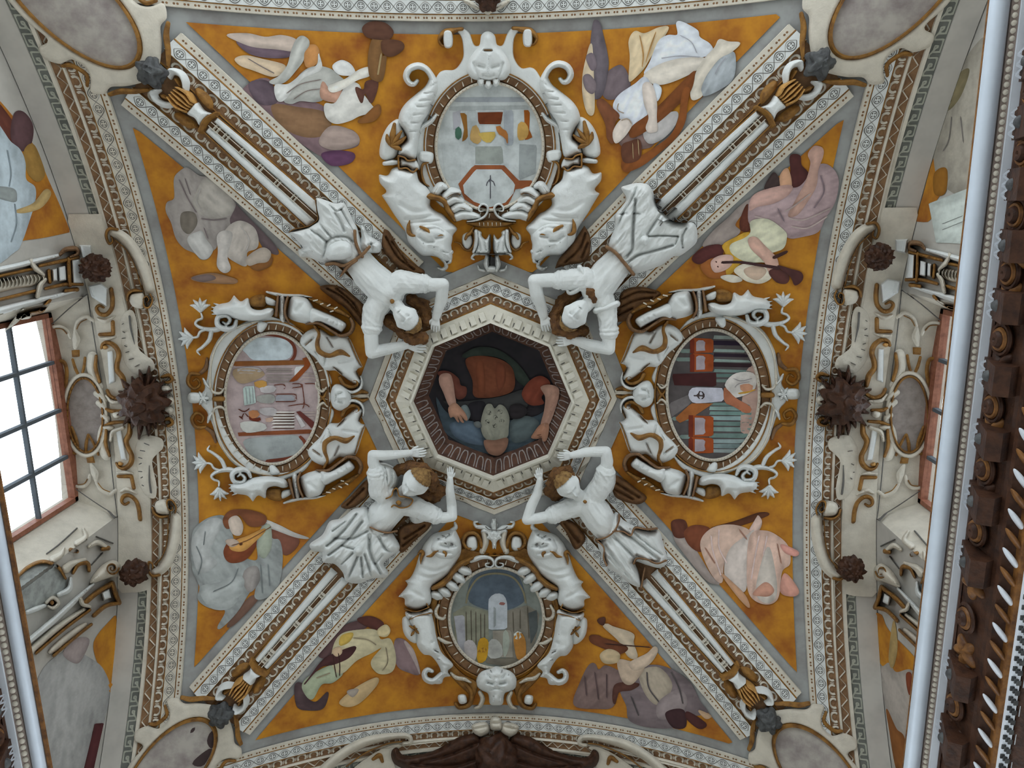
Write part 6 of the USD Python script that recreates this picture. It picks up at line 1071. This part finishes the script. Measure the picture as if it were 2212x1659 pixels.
# ================================================================ carved gallery cornices in front, left and right
def ray_z(uv, z):
    d = np.array([(uv[0]-1106)/F, (uv[1]-829.5)/F, 1.]) @ RM; t = (z-EYE)/d[2]; return np.array([0, 0, EYE])+d*t
SILVER = mat('silver_moulding', (206,216,228), mottle=.04, rough=.4, metallic=.15); PALE = mat('pale_fascia', (216,222,230), mottle=.05, rough=.6); GILT = mat('dull_gilding', (134,92,50), mottle=.25, scale=20., rough=.45, second=(84,54,34)); SHADE = mat('cornice_taupe', (150,136,128), mottle=.1)
def cornice(T, sg, top, bot, uref, vref, prof_u):
    """A long cornice along the room: top and bot are two pixels on its roll moulding; prof_u gives the other members at picture row vref."""
    z0 = EYE+1.30*A; P0, P1 = ray_z(top, z0), ray_z(bot, z0); D = (P1-P0)/np.linalg.norm(P1-P0); L0, L1 = -1.6, np.linalg.norm(P1-P0)+.8
    base = ray_z((uref, vref), z0); base = base-D*((base-P0)@D)
    def at(u, dz): p = ray_z((u, vref), z0-dz); return p-D*((p-P0)@D)
    O = np.array([D[1], -D[0], 0.]); O = O if O[0]*sg > 0 else -O      # away from the middle of the room
    def sweep(sec, t0=L0, t1=L1, closed=True):
        sec = np.array(sec); n = len(sec); v = np.vstack([sec+D*t0, sec+D*t1]); k = np.arange(n if closed else n-1); j = (k+1) % n
        f = np.vstack([np.c_[k, j, n+j], np.c_[k, n+j, n+k]])
        if closed and n > 3: c = np.arange(1, n-1); f = np.vstack([f, np.c_[0*c, c+1, c], np.c_[n+0*c, n+c, n+c+1]])
        t = trimesh.Trimesh(v, f, process=False); trimesh.repair.fix_normals(t); return np.array(t.vertices), np.array(t.faces)
    Z = np.array([0, 0, 1.])
    def slab(a, b, th=.05): return [a, b, b+Z*th, a+Z*th]
    pu = prof_u; r = abs(pu['roll'])*1.30*A/F
    T.add('roll_moulding', sweep([base+O*r*math.cos(q)+Z*r*math.sin(q) for q in np.linspace(0, 2*np.pi, 20, endpoint=False)]), SILVER, 'silver grey roll moulding', smooth=40)
    T.add('gilt_fillet', sweep(slab(at(pu['fil'][0], -.02), at(pu['fil'][1], -.02), .012)), GILT, smooth=False)
    T.add('backing', sweep(slab(at(pu['fil'][0], -.035), at(pu['bead'][0], .0), .008)), SHADE, smooth=False)
    T.add('bead_ground', sweep(slab(at(pu['bead'][0], .02), at(pu['bead'][1], .04), .08)), SHADE, smooth=False)
    bc = (at(pu['bead'][0], .02)+at(pu['bead'][1], .04))/2; bw = np.linalg.norm(at(pu['bead'][0], .02)-at(pu['bead'][1], .04)); ts = np.arange(L0, L1, bw*1.02); ms = []
    for i, t in enumerate(ts):
        s = trimesh.creation.icosphere(1); ms.append((s.vertices*[bw*.42, bw*.42, bw*.35]+bc+D*t, np.array(s.faces)))
    T.add('bead', join(ms), CREAM, kind='stuff')
    T.add('pale_fascia', sweep(slab(at(pu['fas'][0], .05), at(pu['fas'][1], .06), .06)), PALE, smooth=False)
    T.add('frieze_soffit', sweep(slab(at(pu['fas'][1], .055), at(pu['fri'][0], .11), .02)), DARKWOOD, smooth=False)
    a, b_ = at(pu['fri'][0], .10), at(pu['fri'][1], .34)
    n_ = np.cross(D, b_-a); n_ /= np.linalg.norm(n_); n_ = n_ if n_ @ (np.array([0, 0, EYE])-a) > 0 else -n_
    T.add('frieze_board', sweep([a, b_, b_-n_*.06, a-n_*.06]), DARKWOOD, smooth=False)
    u_ = (b_-a); 
    def t_of(v):   # along the cornice, for a picture row
        q = px(np.array([(a+b_)/2+D*t for t in np.linspace(L0, L1, 200)])); return float(np.interp(v, q[:,1], np.linspace(L0, L1, 200)))
    H = np.linalg.norm(u_); e = u_/H
    for i, v in enumerate(pu['brk']):
        t = t_of(v); c = a+D*t; w = .072
        prof = [(0,.0),(0,.03),(.3*H,.05),(.6*H,.055),(.85*H,.10),(1.0*H,.11),(1.12*H,.05),(1.0*H,.0)]
        pts = [c+e*p+n_*q for p, q in prof]; pts2 = [p+D*w*s for s in (-1, 1) for p in pts]; hull = trimesh.convex.convex_hull(np.array(pts2))
        T.add('bracket', (np.array(hull.vertices), np.array(hull.faces)), DARKWOOD, smooth=20)
        s = trimesh.creation.icosphere(2); T.add('bracket_boss', (s.vertices*[.03,.03,.03]+c+e*.5*H+n_*.065, np.array(s.faces)), BRONZE)
        zig = []
        for q in range(7): zig.append(c+D*(-w*.9+w*.3*q)+e*(.02 if q % 2 else .07)+n_*.06)
        g = []
        for p, q in zip(zig[:-1], zig[1:]):
            x = np.cross(q-p, n_); x = x/np.linalg.norm(x)*.006; g.append((np.array([p-x, p+x, q+x, q-x]), np.array([[0,1,2],[0,2,3],[0,2,1],[0,3,2]])))
        T.add('bracket_zigzag', join(g), PALE, smooth=False)
    for i, v in enumerate(pu['rou']):
        t = t_of(v); c = a+u_*.45+D*t
        for rad, hh, mt in ((.30, .035, DARKWOOD), (.20, .05, GILT), (.09, .07, DARKWOOD)):
            tor = trimesh.creation.torus(H*rad, .012 if rad > .1 else .02, major_sections=20, minor_sections=6); y = np.cross(n_, D)
            T.add('roundel_ring', (c+tor.vertices[:,:1]*D+tor.vertices[:,1:2]*y+tor.vertices[:,2:]*n_+n_*hh*.6, np.array(tor.faces)), mt)
        for sg2 in (-1, 1):
            c2 = c+D*sg2*.20; s = trimesh.creation.icosphere(3); vv = s.vertices*(1+.25*np.cos(5*np.arctan2(s.vertices[:,1], s.vertices[:,0])))[:,None]
            T.add('foliage', (c2+vv[:,:1]*.075*D+vv[:,1:2]*.085*e+vv[:,2:]*.03*n_, np.array(s.faces)), GILT if i % 2 else DARKWOOD)
    w0, w1 = at(pu['low'][0], .36), at(pu['low'][1], .40)
    T.add('frieze_soffit', sweep(slab(b_, at(pu['low'][0], .36), .02)), DARKWOOD, smooth=False)
    T.add('pale_strip', sweep(slab(w0, w1, .03)), PALE, smooth=False)
    ts = np.arange(L0, L1, .10); rb = []
    for i, t in enumerate(ts):
        c = at(pu['twist'][0], .42)*.5+at(pu['twist'][1], .44)*.5+D*t; w = np.linalg.norm(at(pu['twist'][0], .42)-at(pu['twist'][1], .44))*.5
        s = trimesh.creation.icosphere(2); y = np.cross(D, Z); dd = D*.8+y*.6*sg; dd /= np.linalg.norm(dd); xx = np.cross(dd, Z)
        T.add('twist_leaf', (c+s.vertices[:,:1]*.085*dd+s.vertices[:,1:2]*w*.5*xx+s.vertices[:,2:]*.03*Z, np.array(s.faces)), PALE if i % 2 == 0 else GILT)
    T.add('twist_ground', sweep(slab(at(pu['twist'][0], .44)-Z*-.03, at(pu['twist'][1], .46)-Z*-.03, .03)), DARKWOOD, smooth=False)
    T.add('gilt_bar', sweep(slab(at(pu['bar'][0], .47), at(pu['bar'][1], .48), .05)), GILT, smooth=False)
    T.add('speckled_strip', sweep(slab(at(pu['spk'][0], .50), at(pu['spk'][1], .53), .04)), PALE, smooth=False)
    T.add('outer_board', sweep(slab(at(pu['end'][0], .52), at(pu['end'][1], .62), .04)), DARKWOOD, smooth=False)
    for t in np.arange(L0, L1, .16): p = at(pu['end'][0], .51)+D*t; T.add('dentil', boxm(p-[.0,.03,.02], p+O*.06+[0,.03,.0]), PALE, smooth=False)
    sp = []
    for t in np.arange(L0, L1, .055):
        for q in (.2, .55, .85): p = at(pu['spk'][0], .505)*(1-q)+at(pu['spk'][1], .535)*q+D*(t+.02*q); sp.append(boxm(p-[.010,.012,.004], p+[.010,.012,.002]))
    T.add('speck', join(sp), BRONZE, kind='stuff')
T = Thing('gallery_cornice', 'dark carved cornice with silver roll, beads and brackets along the right edge', 'cornice', kind='thing')
cornice(T, 1, (2159, 0), (1968, 1659), 2060, 870, dict(roll=18, fil=(2039,2043), bead=(2084,2100), fas=(2103,2125), fri=(2128,2192), brk=(130,262,398,530,660,812,948,1083,1215,1457,1595), rou=(65,196,330,464,590,734,880,1015,1149,1338,1526), low=(2201,2217), twist=(2219,2250), bar=(2253,2270), spk=(2272,2293), end=(2295,2380)))
T = Thing('gallery_cornice', 'silver-rolled carved cornice crossing the lower left corner', 'cornice', kind='thing')
cornice(T, -1, (11, 1240), (87, 1659), 50, 1460, dict(roll=15, fil=(76,68), bead=(31,12), fas=(9,-12), fri=(-14,-90), brk=(1300,1420,1540,1650), rou=(1360,1480,1600), low=(-92,-108), twist=(-112,-146), bar=(-150,-166), spk=(-174,-214), end=(-216,-300)))
# ================================================================ painting inside the lantern opening
T = Thing('lantern_painting', 'dark ceiling painting of a grey-bearded figure in red with both arms reaching out', 'ceiling painting')
t = Tr(T, 780, 680, .25316); D0 = .012
for i, (nm, pts, col) in enumerate((
 ('sky', [(640,700),(720,820),(860,900),(1020,900),(1260,900),(1500,860),(1640,760),(1600,900),(1500,1060),(1130,1190),(770,1050),(680,900)], (62,74,82)), ('sky', [(760,930),(900,900),(1000,940),(1030,1030),(1040,1110),(900,1090),(790,1030)], (80,94,108)), ('sky', [(1270,920),(1400,860),(1520,920),(1460,1040),(1300,1090)], (76,86,88)), ('mantle', [(860,350),(980,280),(1150,290),(1320,400),(1440,560),(1420,620),(1330,560),(1240,400),(1080,350),(930,370)], (44,52,46)), ('mantle', [(700,740),(860,740),(1180,700),(1400,640),(1420,780),(1300,860),(1100,830),(880,820)], (50,50,50)),
 ('tunic', [(890,390),(1000,350),(1160,370),(1270,430),(1310,520),(1300,640),(1200,690),(1060,710),(960,690),(950,560)], (96,54,36)), ('tunic_fold', [(980,420),(1040,400),(1060,560),(1050,690),(1000,680)], (104,58,38)), ('tunic_fold', [(1160,410),(1220,440),(1230,560),(1180,660),(1150,560)], (102,56,38)), ('sleeve', [(650,500),(740,480),(830,540),(850,600),(900,620),(890,700),(820,720),(780,640)], (92,52,42)), ('sleeve', [(1370,680),(1430,570),(1530,520),(1610,570),(1600,640),(1540,700),(1560,760),(1440,770)], (104,52,38)), ('dark_cloud', [(920,760),(1050,740),(1060,860),(1000,940),(930,860)], (30,28,32)), ('dark_cloud', [(1270,780),(1360,760),(1420,820),(1370,880),(1280,880)], (36,32,34)), ('pale_cloud', [(850,790),(900,770),(935,850),(900,910),(860,870)], (96,106,106)),
 ('arm', [(665,530),(700,500),(760,505),(785,570),(800,680),(810,760),(770,790),(740,760),(700,660),(668,590)], (160,126,112)), ('hand', [(745,790),(800,750),(850,790),(890,840),(910,890),(895,905),(855,870),(880,915),(862,922),(825,880),(840,918),(820,912),(790,870),(765,880),(750,850)], (156,118,98)), ('arm', [(1530,620),(1600,595),(1680,620),(1690,690),(1660,800),(1610,930),(1560,960),(1530,940),(1560,820),(1570,700)], (158,124,108)), ('hand', [(1530,935),(1600,930),(1600,1010),(1580,1075),(1550,1080),(1540,1050),(1500,1060),(1450,1050),(1470,1010)], (152,112,90)),
 ('beard', [(1060,780),(1110,760),(1140,800),(1180,765),(1230,790),(1265,870),(1260,960),(1250,1040),(1180,1080),(1100,1080),(1040,1030),(1020,920)], (124,124,112)), ('face', [(1050,1070),(1140,1070),(1250,1050),(1240,1140),(1180,1200),(1100,1190),(1060,1140)], (124,92,76)), ('cloud_wisp', [(960,920),(1010,910),(1030,960),(980,960)], (96,100,100)))):
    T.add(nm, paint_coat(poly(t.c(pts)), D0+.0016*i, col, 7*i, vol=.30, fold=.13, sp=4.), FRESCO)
h = D0+.0016*20
t.ln('curl', [spiral(1090, 830, 26, 6, 0, 1.3), spiral(1190, 830, 26, 6, 180, 1.3), spiral(1080, 910, 26, 6, 60, 1.3), spiral(1205, 910, 26, 6, 120, 1.3), spiral(1145, 870, 24, 5, 30, 1.3), spiral(1140, 950, 26, 6, 200, 1.3)], 6, h, (78,78,70)); t.ln('beard_line', [[(1060,980),(1090,1040),(1100,1070)],[(1100,980),(1130,1050)],[(1180,980),(1170,1060)],[(1230,970),(1210,1050)]], 6, h+.0014, (152,152,140)); t.ln('knuckle', [[(840,850),(885,900)],[(820,860),(850,915)],[(1500,1030),(1540,1020)],[(1510,1045),(1545,1040)]], 5, h+.0014, (108,76,62))
for t in THINGS: t.flush()
